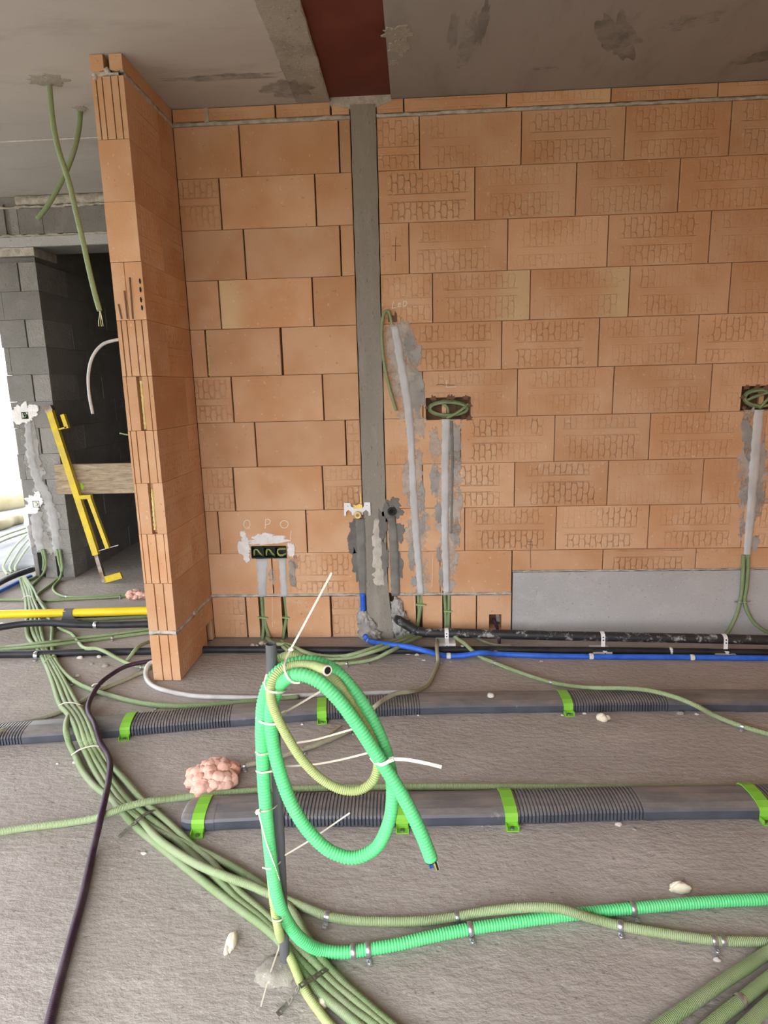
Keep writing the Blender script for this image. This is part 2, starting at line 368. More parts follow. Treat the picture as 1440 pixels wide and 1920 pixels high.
def spline(pts, step):
    """centripetal-ish Catmull-Rom through pts, resampled evenly"""
    P = np.array([list(p) for p in pts], dtype=float)
    if len(P) == 2: dense = np.linspace(P[0], P[1], 50)
    else:
        E = np.vstack([2 * P[0] - P[1], P, 2 * P[-1] - P[-2]]); out = []
        for i in range(1, len(E) - 2):
            p0, p1, p2, p3 = E[i - 1], E[i], E[i + 1], E[i + 2]
            t0 = 0.0; t1 = t0 + max(1e-6, np.linalg.norm(p1 - p0)) ** .5; t2 = t1 + max(1e-6, np.linalg.norm(p2 - p1)) ** .5
            t3 = t2 + max(1e-6, np.linalg.norm(p3 - p2)) ** .5
            t = np.linspace(t1, t2, 24, endpoint=(i == len(E) - 3))[:, None]
            A1 = (t1 - t) / (t1 - t0) * p0 + (t - t0) / (t1 - t0) * p1
            A2 = (t2 - t) / (t2 - t1) * p1 + (t - t1) / (t2 - t1) * p2
            A3 = (t3 - t) / (t3 - t2) * p2 + (t - t2) / (t3 - t2) * p3
            B1 = (t2 - t) / (t2 - t0) * A1 + (t - t0) / (t2 - t0) * A2
            B2 = (t3 - t) / (t3 - t1) * A2 + (t - t1) / (t3 - t1) * A3
            out.append((t2 - t) / (t2 - t1) * B1 + (t - t1) / (t2 - t1) * B2)
        dense = np.vstack(out)
    d = np.concatenate([[0], np.cumsum(np.linalg.norm(np.diff(dense, axis=0), axis=1))])
    n = max(2, int(d[-1] / step) + 1); s = np.linspace(0, d[-1], n)
    return np.stack([np.interp(s, d, dense[:, k]) for k in range(3)], 1), s
def frames(path):
    T = np.gradient(path, axis=0); T /= np.linalg.norm(T, axis=1)[:, None] + 1e-12
    n = np.cross(T[0], [0, 0, 1.0])
    if np.linalg.norm(n) < 1e-3: n = np.cross(T[0], [1.0, 0, 0])
    n /= np.linalg.norm(n); A = [n]
    for i in range(1, len(T)):
        n = A[-1] - T[i] * np.dot(A[-1], T[i]); n /= np.linalg.norm(n) + 1e-12; A.append(n)
    A = np.array(A); return T, A, np.cross(T, A)
def tube(name, pts, r, mat, parent=None, seg=8, step=None, rib=None, cap=True):
    """round tube through pts; rib=(pitch, depth) gives real corrugation"""
    if rib:
        path, s = spline(pts, rib[0] / 4); k = np.arange(len(s)) % 4
        rr = np.where((k == 0) | (k == 1), r, r - rib[1])
    else:
        path, s = spline(pts, step or max(0.012, r)); rr = np.full(len(s), r)
    T, A, B = frames(path); th = np.arange(seg) * 2 * math.pi / seg
    V = path[:, None, :] + rr[:, None, None] * (A[:, None, :] * np.cos(th)[None, :, None] + B[:, None, :] * np.sin(th)[None, :, None])
    n = len(path); i = np.arange(n - 1)[:, None] * seg; j = np.arange(seg)[None, :]; j2 = (j + 1) % seg
    Q = np.stack([i + j, i + j2, i + seg + j2, i + seg + j], -1).reshape(-1, 4).tolist()
    if cap: Q += [list(range(seg))[::-1], [(n - 1) * seg + q for q in range(seg)]]
    return obj(name, V.reshape(-1, 3), Q, mat, parent, True, np.repeat(s, seg))
def fpath(pts, r):
    return [F(p[0], p[1], p[2] if len(p) > 2 else r) for p in pts]
def lump(name, c, rad, mat, seed, parent=None, sub=3, amp=0.35, freq=3.0, flat=True):
    """noisy blob; rad = (rx, ry, rz)"""
    import bmesh
    bm = bmesh.new(); bmesh.ops.create_icosphere(bm, subdivisions=sub, radius=1)
    V = []
    for v in bm.verts:
        p = v.co.normalized(); q = p * freq + Vector((seed * 3.1, seed * 1.7, seed))
        d = 1 + amp * mnoise.noise(q) + amp * 0.6 * mnoise.noise(q * 2.3) + amp * 0.4 * mnoise.noise(q * 5.1)
        if freq > 4: d = 1 + amp * (abs(mnoise.noise(q)) * 1.1 + .7 * abs(mnoise.noise(q * 2.1)) + .45 * abs(mnoise.noise(q * 4.6)) - .3)
        z = p.z * d
        if flat and z < -0.35: z = -0.35
        V.append((c[0] + p.x * d * rad[0], c[1] + p.y * d * rad[1], c[2] + (z + (0.35 if flat else 0)) * rad[2]))
    Fc = [[x.index for x in f.verts] for f in bm.faces]; bm.free()
    return obj(name, V, Fc, mat, parent, True)

def cluster(name, c, rad, mat, seed, n=60, knob=.2, parent=None, core=.8):
    """expanding-foam lump: a core with rounded knobs swelling out of it"""
    import bmesh
    rnd = random.Random(seed); V = []; Fc = []
    def ball(p, r, sub):
        bm = bmesh.new(); bmesh.ops.create_icosphere(bm, subdivisions=sub, radius=1); b0 = len(V)
        for v in bm.verts:
            q = v.co.normalized(); d = 1 + .22 * mnoise.noise(q * 2.2 + Vector(p) * 40) + .12 * mnoise.noise(q * 5 + Vector(p) * 60)
            w = Vector((p[0] + q.x * d * r[0], p[1] + q.y * d * r[1], p[2] + q.z * d * r[2])); w.z = max(w.z, .0005); V.append(w)
        Fc.extend([[x.index + b0 for x in f.verts] for f in bm.faces]); bm.free()
    ball((c[0], c[1], c[2] + rad[2] * .3), (rad[0] * core, rad[1] * core, rad[2] * .75 * core), 4)
    for i in range(n):
        a = rnd.uniform(0, 2 * math.pi); e = math.asin(rnd.uniform(-.1, 1)); k = rnd.choice((.35, .5, .7, .9, 1.2, 1.5)) * knob
        p = (c[0] + math.cos(a) * math.cos(e) * rad[0] * core, c[1] + math.sin(a) * math.cos(e) * rad[1] * core, c[2] + rad[2] * .3 + math.sin(e) * rad[2] * .75 * core)
        ball(p, (rad[0] * k, rad[1] * k, rad[2] * k * 1.2), 3 if k * rad[0] > .01 else 2)
    return obj(name, V, Fc, mat, parent, True)

# ================================================================ the shell
ZC = 2.85           # ceiling
def struct(o, label=None): return tag(o, label, None, None, 'structure')
struct(obj('floor', [(-7, -4.6, 0), (4, -4.6, 0), (4, 5, 0), (-7, 5, 0), (-7, -4.6, -.3), (4, -4.6, -.3), (4, 5, -.3), (-7, 5, -.3)],
           [[0, 1, 2, 3], [7, 6, 5, 4], [0, 4, 5, 1], [1, 5, 6, 2], [2, 6, 7, 3], [3, 7, 4, 0]], 'floor', center=False), 'rough grey-brown concrete floor')
struct(obj('ground', [(-60, -60, -.32), (60, -60, -.32), (60, 60, -.32), (-60, 60, -.32)], [[0, 1, 2, 3]], 'ground', center=False), 'bright open ground outside the building')

BX0, BX1 = -0.362, -0.055   # slot of the steel beam
m = MB(); m.box(-7, BX0, -4.6, 5, ZC, ZC + .25)
ceil = struct(m.build('ceiling', 'ceil'), 'bare grey concrete ceiling slab')
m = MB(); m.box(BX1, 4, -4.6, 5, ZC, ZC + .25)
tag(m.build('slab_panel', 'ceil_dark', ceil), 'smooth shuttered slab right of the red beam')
m = MB(); m.box(BX0, BX1, -4.6, 0.02, ZC + .016, ZC + .03).box(BX0, BX1, 0.02, 5, ZC, ZC + .03)
tag(m.build('steel_beam', 'steel_red', ceil), 'red primed underside of a steel beam')
# rough strip beside the beam and the ragged cement that crept onto the flange
def ragged(x0, x1, y0, y1, jit, seed, n=40, both=True):
    rnd = random.Random(seed); a = []; b = []
    for i in range(n + 1):
        y = y0 + (y1 - y0) * i / n
        a.append((x0 + rnd.uniform(-jit, jit), y)); b.append((x1 + (rnd.uniform(-jit, jit) if both else 0), y))
    return a, b
a, b = ragged(-0.532, -0.360, -2.4, 0.0, 0.005, 3)
V = []; Q = []
for (p, q) in zip(a, b): V += [(p[0], p[1], ZC + .001), (p[0] + .004, p[1], ZC - .004), (q[0] - .003, q[1], ZC - .004), (q[0], q[1], ZC + .002)]
for i in range(len(a) - 1):
    for k in range(3): Q.append([4 * i + k, 4 * i + k + 1, 4 * i + k + 5, 4 * i + k + 4])
tag(obj('cement_band', V, Q, 'rough_band', ceil), 'rough pale cement strip along the beam')
def blob_flat(name, c, ax, ay, nrm, mat, parent, seed, n=40, jag=0.35, th=0.003):
    """thin patch with a ragged outline, lying on a surface"""
    c, ax, ay, nrm = Vector(c), Vector(ax), Vector(ay), Vector(nrm)
    V = []
    for i in range(n):
        t = 2 * math.pi * i / n
        k = 1 + jag * mnoise.noise(Vector((math.cos(t) * 2 + seed * 5.3, math.sin(t) * 2, seed))) + jag * .7 * mnoise.noise(Vector((math.cos(t) * 7 + seed, math.sin(t) * 7, seed * 2.0)))
        V.append(c + ax * (math.cos(t) * k) + ay * (math.sin(t) * k))
    top = [c + (v - c) * 0.93 + nrm * th for v in V]
    Fc = [[i, (i + 1) % n, (i + 1) % n + n, i + n] for i in range(n)] + [[n + i for i in range(n)]]
    return obj(name, V + top, Fc, mat, parent)
for k, (px, py, rx, ry) in enumerate([(745, 62, .055, .05), (750, 88, .04, .06), (738, 118, .02, .025)]):
    blob_flat('cement_splash', F(px, py, ZC), (rx, 0, 0), (0, ry, 0), (0, 0, -1), 'rough_band', ceil, 20 + k, jag=.7)
for k, (px, py, rx, ry) in enumerate([(92, 150, .09, .06), (152, 203, .035, .03)]):
    blob_flat('filler_patch', F(px, py, ZC), (rx, 0, 0), (0, ry, 0), (0, 0, -1), 'rough_band', ceil, 30 + k, jag=.6)
M['stain_shade'] = mat_smear('stain_and_shade', (0.225, 0.205, 0.187), (0.19, 0.172, 0.156), 0.30, 0.70, 10, 0.45)
M['stain_pale'] = mat_smear('laitance_stain', (0.38, 0.355, 0.325), (0.34, 0.315, 0.29), 0.40, 0.64, 16, 0.6)
for k, (px, py, rx, ry, an, mt) in enumerate([(1160, 70, .07, .20, -.5, 'stain_shade'), (1165, 85, .045, .09, -.5, 'stain_pale'), (1430, 105, .10, .05, -.5, 'stain_shade'), (875, 85, .035, .20, 0, 'stain_pale'), (905, 45, .02, .16, 0, 'stain_shade'), (850, 60, .02, .14, 0, 'stain_shade'), (1020, 128, .06, .015, 0, 'stain_pale'),
                                               (540, 165, .12, .09, .1, 'stain_shade'), (420, 145, .25, .03, 0, 'stain_shade'), (440, 140, .20, .012, 0, 'stain_pale'), (1300, 40, .10, .05, -.4, 'stain_pale')]):  # left dark patches paint the brown shadow near the wall; the rest are stains
    ca, sa = math.cos(an), math.sin(an)
    blob_flat('ceiling_stain_shade', F(px, py, ZC) - Vector((0, 0, .0045 if k == 7 else .0004)), (rx * ca, rx * sa, 0), (-ry * sa, ry * ca, 0), (0, 0, -1), mt, ceil, 60 + k, jag=.6, th=.0006)
# formwork seam beyond the nib
V = []; Q = []; rnd = random.Random(5)
for i in range(60):
    x = -3.2 + i * .033; w = rnd.uniform(.002, .006); V += [(x, .30 - w, ZC + .001), (x, .30, ZC - .004), (x, .30 + w, ZC + .001)]
for i in range(59): Q += [[3 * i, 3 * i + 1, 3 * i + 4, 3 * i + 3], [3 * i + 1, 3 * i + 2, 3 * i + 5, 3 * i + 4]]
obj('formwork_seam', V, Q, 'chip', ceil)

# ---------------------------------------------------------------- back wall: core, bricks, mortar
m = MB(); m.box(-1.31, 2.70, 0.075, 0.14, 0, ZC)
wall = struct(m.build('wall_back', 'core'), 'orange hollow-brick wall facing the camera')
NB = {}
def brick_mesh(w, h, d):
    key = (round(w, 3), round(h, 3), round(d, 3))
    if key not in NB:
        b = .0022; x, z = w / 2, h / 2
        V = [(-x + b, 0, -z + b), (x - b, 0, -z + b), (x - b, 0, z - b), (-x + b, 0, z - b), (-x, b, -z), (x, b, -z), (x, b, z), (-x, b, z), (-x, d, -z), (x, d, -z), (x, d, z), (-x, d, z)]
        Q = [[0, 1, 2, 3]]
        for i in range(4): j = (i + 1) % 4; Q += [[i + 4, j + 4, j, i], [i + 8, j + 8, j + 4, i + 4]]
        me = bpy.data.meshes.new('brick'); me.from_pydata(V, [], Q); me.materials.append(M['brick']); NB[key] = me
    return NB[key]
def brick_cut(w, h, d, holes):
    """brick with rectangular openings chopped through it (local x/z)"""
    xs = sorted({-w / 2, w / 2} | {min(max(v, -w / 2), w / 2) for q in holes for v in (q[0], q[1])})
    zs = sorted({-h / 2, h / 2} | {min(max(v, -h / 2), h / 2) for q in holes for v in (q[2], q[3])})
    V = []; Q = []; idx = {}
    def vid(x, y, z):
        k = (round(x, 5), round(y, 5), round(z, 5))
        if k not in idx: idx[k] = len(V); V.append(k)
        return idx[k]
    def solid(i, j):
        if i < 0 or j < 0 or i >= len(xs) - 1 or j >= len(zs) - 1: return False
        cx, cz = (xs[i] + xs[i + 1]) / 2, (zs[j] + zs[j + 1]) / 2
        return not any(q[0] < cx < q[1] and q[2] < cz < q[3] for q in holes)
    for i in range(len(xs) - 1):
        for j in range(len(zs) - 1):
            if not solid(i, j): continue
            x0, x1, z0, z1 = xs[i], xs[i + 1], zs[j], zs[j + 1]
            Q.append([vid(x0, 0, z0), vid(x1, 0, z0), vid(x1, 0, z1), vid(x0, 0, z1)])
            if not solid(i - 1, j): Q.append([vid(x0, 0, z1), vid(x0, d, z1), vid(x0, d, z0), vid(x0, 0, z0)])
            if not solid(i + 1, j): Q.append([vid(x1, 0, z0), vid(x1, d, z0), vid(x1, d, z1), vid(x1, 0, z1)])
            if not solid(i, j - 1): Q.append([vid(x0, 0, z0), vid(x0, d, z0), vid(x1, d, z0), vid(x1, 0, z0)])
            if not solid(i, j + 1): Q.append([vid(x0, 0, z1), vid(x1, 0, z1), vid(x1, d, z1), vid(x0, d, z1)])
    me = bpy.data.meshes.new('brick'); me.from_pydata(V, [], Q); me.materials.append(M['brick']); return me
def rect(p0, p1):
    a, b = W(*p0), W(*p1); return (min(a.x, b.x), max(a.x, b.x), min(a.z, b.z), max(a.z, b.z))
HOLES = [rect((798, 746), (883, 786)), rect((1391, 724), (1475, 768)), rect((917, 1152), (940, 1179)), rect((471, 1024), (538, 1047)),
         rect((483, 1112), (501, 1210)), rect((526, 1112), (541, 1210)), rect((779, 1108), (793, 1210)), rect((829, 1108), (846, 1210))]
BR = random.Random(11)
def put_brick(x0, x1, z0, z1, pat=0.8, tint=0.5, pale=0.0, pale_left=0.0, y=None, parent=None, d=0.075):
    g = .0022; gz = .0009
    x0 += g; x1 -= g; z0 += gz; z1 -= gz
    if x1 - x0 < .012: return
    cx, cz = (x0 + x1) / 2, (z0 + z1) / 2
    hs = [(q[0] - cx, q[1] - cx, q[2] - cz, q[3] - cz) for q in HOLES if q[0] < x1 and q[1] > x0 and q[2] < z1 and q[3] > z0]
    me = brick_cut(x1 - x0, z1 - z0, d, hs) if hs else brick_mesh(x1 - x0, z1 - z0, d)
    o = bpy.data.objects.new('brick', me); COL.objects.link(o)
    o.location = Vector((cx, BR.uniform(-.0015, .0012) if y is None else y, cz)) - _wloc(parent or wall)
    o.parent = parent or wall
    o.color = (pat, tint, pale, 1 - pale_left)
    return o
ROWZ = lambda n: (.27 + .25 * (n - 1), .27 + .25 * n)
PX0, PX1 = -0.262, -0.130   # concrete post
# left part: joints read off per course (x at the course's middle), then pattern strength per brick
ymid = {10: 281, 9: 381, 8: 478, 7: 570, 6: 661, 5: 750, 4: 836, 3: 917, 2: 998, 1: 1075, 0: 1155}
left = {10: ([450, 636], [0, 0, 0]), 9: ([413, 592], [.7, 0, 0]), 8: ([459, 639], [0, 0, 0]), 7: ([412, 587], [0, 0, 0]), 6: ([387, 528], [0.1, 0, 0]),
        5: ([436, 606], [.8, 0, 0]), 4: ([480, 649], [0, 0, .5]), 3: ([439, 606], [.9, 0, 1.0]), 2: ([411, 575], [0, 0, 0]), 1: ([511], [0, .9]), 0: ([462, 621], [.7, .2, .7])}
tl = {10: -.06, 9: .03, 8: .0, 7: .04, 6: .03}
for n, (js, pats) in left.items():
    z0, z1 = ROWZ(n) if n else (0.004, .256)
    if n == 1: z0 = .274
    if n == 10: z1 = 2.765
    xs = [-1.17] + [W(j, ymid[n]).x for j in js] + [PX0]
    for k in range(len(xs) - 1):
        e = .004 if (k > 0 and n in (0, 6)) else .0015
        put_brick(xs[k] + (e if k else 0), xs[k + 1] - e * (k < len(xs) - 2), z0, z1, pats[k], .5 + tl.get(n, 0.0) + (.05 if (n, k) in ((9, 1), (7, 1)) else 0), pale_left=.9 if (n, k) == (7, 1) else 0)
# right part
off = {2: .3108, 3: .5849, 4: .7953, 5: .5915, 6: .5054, 7: .1425, 8: .0232, 9: .3614, 10: .0838}
plain = {(2, -1), (3, -1), (5, -1), (1, 0)}
strong = {(9, 0), (6, 0), (6, 1), (6, 2), (3, 1), (2, 1), (2, 2), (4, 1), (5, 0), (3, 2)}
for n, o0 in off.items():
    z0, z1 = ROWZ(n)
    if n == 10: z1 = 2.765
    xs = [o0 + .5072 * k for k in range(-2, 6)]; xs = [PX1] + [x for x in xs if PX1 + .03 < x < 2.64] + [2.69]
    for k in range(len(xs) - 1):
        p = BR.uniform(.35, .75)
        if (n, k) in strong: p = 1.0
        if n == 8 and k == 0 or n in (2, 3, 4, 5) and k == 0: p = .15
        put_brick(xs[k], xs[k + 1], z0, z1, p, .5 - (.05 if n == 10 else 0), pale=.75 if (n == 7 and k in (1, 2)) or (n == 10 and k == 0) else 0)
# course 1: cut bricks above the concrete beam, whole ones left of it
xb = .580
for k, (x0, x1, p) in enumerate([(PX1, .170, .1), (.170, .576, .0)]): put_brick(x0, x1, .274, .52, p)
for k, (x0, x1, p) in enumerate([(.578, 1.083, .1), (1.083, 1.593, .9), (1.593, 2.10, .2), (2.10, 2.69, .4)]): put_brick(x0, x1, .402, .52, p)
for x0, x1, p in [(PX1 + .05, W(893, 1140).x, .1), (W(893, 1140).x + .003, .578, .0)]: put_brick(x0, x1, .004, .256, p)
# thin slips under the ceiling
tops = [-1.17, W(386, 212).x, W(516, 207).x, W(620, 203).x, PX0]
for k in range(4): put_brick(tops[k] + (.010 if k in (1,) else .002), tops[k + 1] - .002, 2.787, ZC - .002, .2, .56)
tops = [PX1, W(757, 195).x, W(950, 188).x, W(1146, 178).x, W(1347, 168).x, W(1347, 168).x + .51, 2.69]
for k in range(6): put_brick(tops[k] + .001, tops[k + 1] - .001, 2.785, ZC - .002, .3, .52, pale=.5 if k in (2, 3) else 0)
# mortar beds with a ragged lower lip
def mortar(x0, x1, z0, z1, y, seed, jit=.003, name='mortar_bed', parent=None, axis='x'):
    rnd = random.Random(seed); n = max(4, int((x1 - x0) / .03)); V = []; Q = []
    for i in range(n + 1):
        x = x0 + (x1 - x0) * i / n; a = z0 + rnd.uniform(-jit, jit); b = z1 + rnd.uniform(-jit, jit); d = rnd.uniform(0, .004)
        for (t, z) in ((.03, a), (-d * .4, a + .002), (-.002 - d, (a + b) / 2), (-d * .4, b - .002), (.03, b)):
            V.append((x, y + t, z) if axis == 'x' else (y - t, x, z))
    for i in range(n):
        for k in range(4): Q.append([5 * i + k, 5 * i + 5 + k, 5 * i + 6 + k, 5 * i + k + 1] if axis == 'x' else [5 * i + k, 5 * i + k + 1, 5 * i + 6 + k, 5 * i + 5 + k])
    return obj(name, V, Q, 'mortar', parent or wall, True)
mortar(-1.17, PX0, 2.766, 2.786, -.002, 1)
mortar(PX1, 2.69, 2.766, 2.784, .0, 2)
mortar(-1.17, PX0 - .01, .255, .274, .001, 3)
mortar(PX1 + .02, .576, .255, .274, .001, 4)
mortar(.58, 2.69, .390, .402, .002, 5)
m = MB(); m.box(tops[0] * 0 + W(386, 212).x - .012, W(386, 212).x + .012, -.001, .05, 2.78, ZC); m.build('mortar_joint', 'mortar', wall)
# concrete post and its spread head, the precast beam at the bottom right
def post_mesh():
    V = []; Q = []; rnd = random.Random(4); n = 40
    for i in range(n + 1):
        z = 2.828 * i / n
        for x, y in ((PX0 + rnd.uniform(-.002, .002), .06), (PX0 + .003 + rnd.uniform(-.002, .002), -.004), (PX0 + .045, -.006), (PX1 - .04, -.006), (PX1 - .003 + rnd.uniform(-.002, .002), -.004), (PX1 + rnd.uniform(-.002, .002), .06)):
            k = max(0, 1 - z / .35) * .03
            V.append((x + (k if x > -.19 else k * .3), y - k * .25, z))
    for i in range(n):
        for k in range(5): Q.append([6 * i + k, 6 * i + k + 1, 6 * i + k + 7, 6 * i + k + 6])
    return V, Q
V, Q = post_mesh()
tag(obj('concrete_post', V, Q, 'pillar', wall), 'grey concrete post cast between the bricks')
m = MB(); m.poly([(-.362, -.003, 2.832), (-.30, -.003, 2.822), (PX0, -.003, 2.81), (PX1, -.003, 2.812), (-.09, -.003, 2.826), (-.055, -.003, 2.834), (-.055, -.003, 2.872), (-.362, -.003, 2.872)], (0, .06, 0))
tag(m.build('post_head', 'mortar', wall), 'mortar spread under the steel beam')
m = MB()
V = []; Q = []
tag(MB().box(.584, 2.69, -.001, .07, 0, .390).build('concrete_beam', 'lintel', wall), 'smooth grey precast concrete beam at the wall foot')
# foam squeezed into a gaping joint
def foam_strip(name, a, b, w, seed, parent, nrm=(0, -1, 0), n=26):
    rnd = random.Random(seed); a, b, nrm = Vector(a), Vector(b), Vector(nrm); t = (b - a).normalized(); s = t.cross(nrm).normalized(); V = []; Q = []
    for i in range(n + 1):
        c = a + (b - a) * (i / n); k = w * rnd.uniform(.6, 1.3); h = rnd.uniform(.001, .005)
        V += [c - s * k - nrm * .01, c - s * k * .5 + nrm * h, c + s * k * .5 + nrm * h * .8, c + s * k - nrm * .01]
    for i in range(n):
        for q in range(3): Q.append([4 * i + q, 4 * i + q + 1, 4 * i + q + 5, 4 * i + q + 4])
    return tag(obj(name, V, Q, 'foam_yellow', parent, True), 'yellow foam squeezed out of a joint')
foam_strip('foam_filling', W(387, 620), W(393, 704), .006, 3, wall)

# ---------------------------------------------------------------- nib wall (end of the cross wall that comes forward)
NX0, NX1, NY = -1.310, -1.170, -0.554
m = MB(); m.box(NX0 + .03, NX1 - .03, NY + .06, 0.10, 0, ZC - .002)
nib = struct(m.build('wall_left', 'core'), 'narrow brick nib wall standing forward of the back wall')
def nib_brick(z0, z1, y0, y1, grooves, end=True, pat=.4, tint=.5, slot=None):
    """brick lying along Y; grooves = list of (x, width, depth) cut in the end face"""
    g = .0009; z0 += g; z1 -= g; cx, cy, cz = (NX0 + NX1) / 2, (y0 + y1) / 2, (z0 + z1) / 2
    prof = [(NX0, y0)]
    if end:
        gs = list(grooves)
        for x, w, d in sorted(gs): prof += [(x - w / 2, y0), (x - w / 2 + .0008, y0 + d), (x + w / 2 - .0008, y0 + d), (x + w / 2, y0)]
    prof += [(NX1, y0), (NX1, y1), (NX0, y1)]
    # local frame: front (-Y local) looks towards +X world
    P = [Vector((x, y, 0)) for x, y in prof]
    loc = Vector((NX1, cy, cz)); k = len(P); V = []
    for z in (z0, z1):
        for p in P: V.append((p.y - cy, -(p.x - NX1), z - cz))
    Q = [list(range(k))[::-1], [i + k for i in range(k)]] + [[i, (i + 1) % k, (i + 1) % k + k, i + k] for i in range(k)]
    me = bpy.data.meshes.new('brick'); me.from_pydata(V, [], Q); me.materials.append(M['brick'])
    o = bpy.data.objects.new('brick', me); COL.objects.link(o); o.parent = nib
    o.location = loc - _wloc(nib); o.rotation_euler = (0, 0, math.pi / 2); o.color = (pat, tint, 0, 1)
    return o
G4 = [(NX0 + .020, .006, .010), (NX0 + .046, .005, .010), (NX0 + .084, .005, .012), (NX0 + .116, .005, .012)]
G3 = [(NX0 + .012, .005, .008), (NX0 + .040, .005, .010), (NX0 + .082, .006, .012), (NX0 + .122, .004, .010)]
G2 = [(NX0 + .050, .007, .010), (NX0 + .096, .006, .010)]
GS = [(NX0 + .018, .004, .006), (NX0 + .078, .028, .030), (NX0 + .120, .004, .008)]
ends = {10: G4, 9: [], 8: [], 7: [(NX0 + .060, .004, .004)], 6: G4, 5: GS, 4: G3, 3: [(NX0 + .080, .026, .03), (NX0 + .012, .004, .005)], 2: G3, 1: G2, 0: G2}
njy = {10: -.20, 9: None, 8: -.28, 7: -.12, 6: -.33, 5: -.13, 4: -.17, 3: -.15, 2: -.24, 1: None, 0: -.13}
for n in range(11):
    z0, z1 = ROWZ(n) if n else (.004, .250)
    if n == 1: z0 = .272
    if n == 10: z1 = 2.765
    dy = BR.uniform(-.003, .003)
    if njy[n] is None: nib_brick(z0, z1, NY + dy, -.001, ends[n], True, .35)
    else:
        nib_brick(z0, z1, NY + dy, njy[n] - .002, ends[n], True, .35)
        if n: nib_brick(z0, z1, njy[n], -.001, [], False, .5)
nib_brick(.13, .25, -.128, -.001, [], False, .2)          # course 0 bridges the pipe hole
nib_brick(.004, .13, -.035, -.001, [], False, .2)
# split slip on top
def top_slip(x0, x1): return MB().poly([(x0, NY + .002, 2.79), (x0 + (x1 - x0) * .5, NY + .002, 2.782), (x1, NY + .002, 2.788), (x1, NY + .002, ZC - .002), (x0, NY + .002, ZC - .002)], (0, -NY - .004, 0)).build('brick', 'brick', nib)
for q in (top_slip(NX0, NX0 + .058), top_slip(NX0 + .084, NX1)): q.color = (.1, .54, 0, 1)
mortar(NY, -.004, 2.764, 2.786, NX1 + .001, 12, .005, parent=nib, axis='y')
mortar(NY, -.004, .250, .273, NX1 + .001, 13, .004, parent=nib, axis='y')
mortar(NX0, NX1, .250, .274, NY + .002, 14, .005, parent=nib)
mortar(NX0 + .005, NX1 - .02, 2.762, 2.784, NY + .004, 15, .008, parent=nib)
lump('mortar_lump', (NX0 + .07, NY + .01, 2.775), (.014, .012, .022), 'mortar', 3, nib, 2)
lump('mortar_lump', (NX0 + .018, NY + .004, 2.752), (.010, .008, .016), 'mortar', 5, nib, 2)
lump('mortar_lump', (NX1 + .002, -.30, .262), (.012, .016, .014), 'mortar', 6, nib, 2)
foam_strip('foam_filling', (NX0 + .080, NY + .012, 1.278), (NX0 + .082, NY + .012, 1.50), .010, 8, nib)
foam_strip('foam_filling', (NX0 + .080, NY + .008, .79), (NX0 + .084, NY + .008, .99), .010, 9, nib)
# chipped ribs of the broken brick end
for px, y0, y1, w in ((233, 545, 600, .005), (243, 520, 600, .005), (222, 570, 600, .004)):
    a, b = W(px, y0, NY - .001), W(px + 6, y1 - 2, NY - .001)
    MB().bar(a, b, .006, .004, (0, 1, 0)).build('broken_rib', 'core', nib)
for px, py in ((262, 527), (263, 543), (264, 562), (266, 577)):
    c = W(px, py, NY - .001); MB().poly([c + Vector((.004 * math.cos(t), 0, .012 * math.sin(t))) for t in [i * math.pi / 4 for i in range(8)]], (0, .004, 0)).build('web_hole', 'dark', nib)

# ---------------------------------------------------------------- grey block wall and dark passage behind the nib
BY = 1.256; BXL, BXR = -3.032, -2.712
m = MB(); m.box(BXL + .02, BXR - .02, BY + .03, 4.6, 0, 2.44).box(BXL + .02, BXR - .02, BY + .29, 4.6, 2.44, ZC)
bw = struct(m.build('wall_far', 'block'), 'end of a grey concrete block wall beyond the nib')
rb = random.Random(21)
def block(x0, x1, y0, y1, z0, z1, mat, parent, g=.003):
    j = lambda a: a + rb.uniform(-.0015, .0015)
    return MB().box(x0 + g / 2, x1 - g / 2, y0, y1, z0 + .0012, z1 - .0012).build('block', mat, parent)
for i in range(12):
    z0, z1 = .0 + .2 * i, .2 * (i + 1)
    if i == 0: z0 = .002
    jx = -2.848 if i % 2 else -3.003
    xl = BXL - rb.uniform(0, .03)
    if i % 2:     # header end: rough split piece on the right
        block(xl, jx - .006, BY + rb.uniform(-.002, .002), BY + .2, z0, z1, 'block', bw)
        block(jx + .003, BXR, BY + rb.uniform(-.002, .003), BY + .4, z0, z1, 'block_rough', bw)
    else:
        block(xl, jx, BY + rb.uniform(-.002, .002), BY + .2, z0, z1, 'block', bw)
        block(jx, BXR, BY + rb.uniform(-.002, .002), BY + .2, z0, z1, 'block_rough' if i in (0, 2, 4) else 'block', bw)
    y = BY + (.4 if i % 2 else .2)
    while y < 4.5:
        block(BXR - .19, BXR + rb.uniform(-.003, .002), y + .003, min(y + .4, 4.6), z0, z1, 'block', bw); y += .4
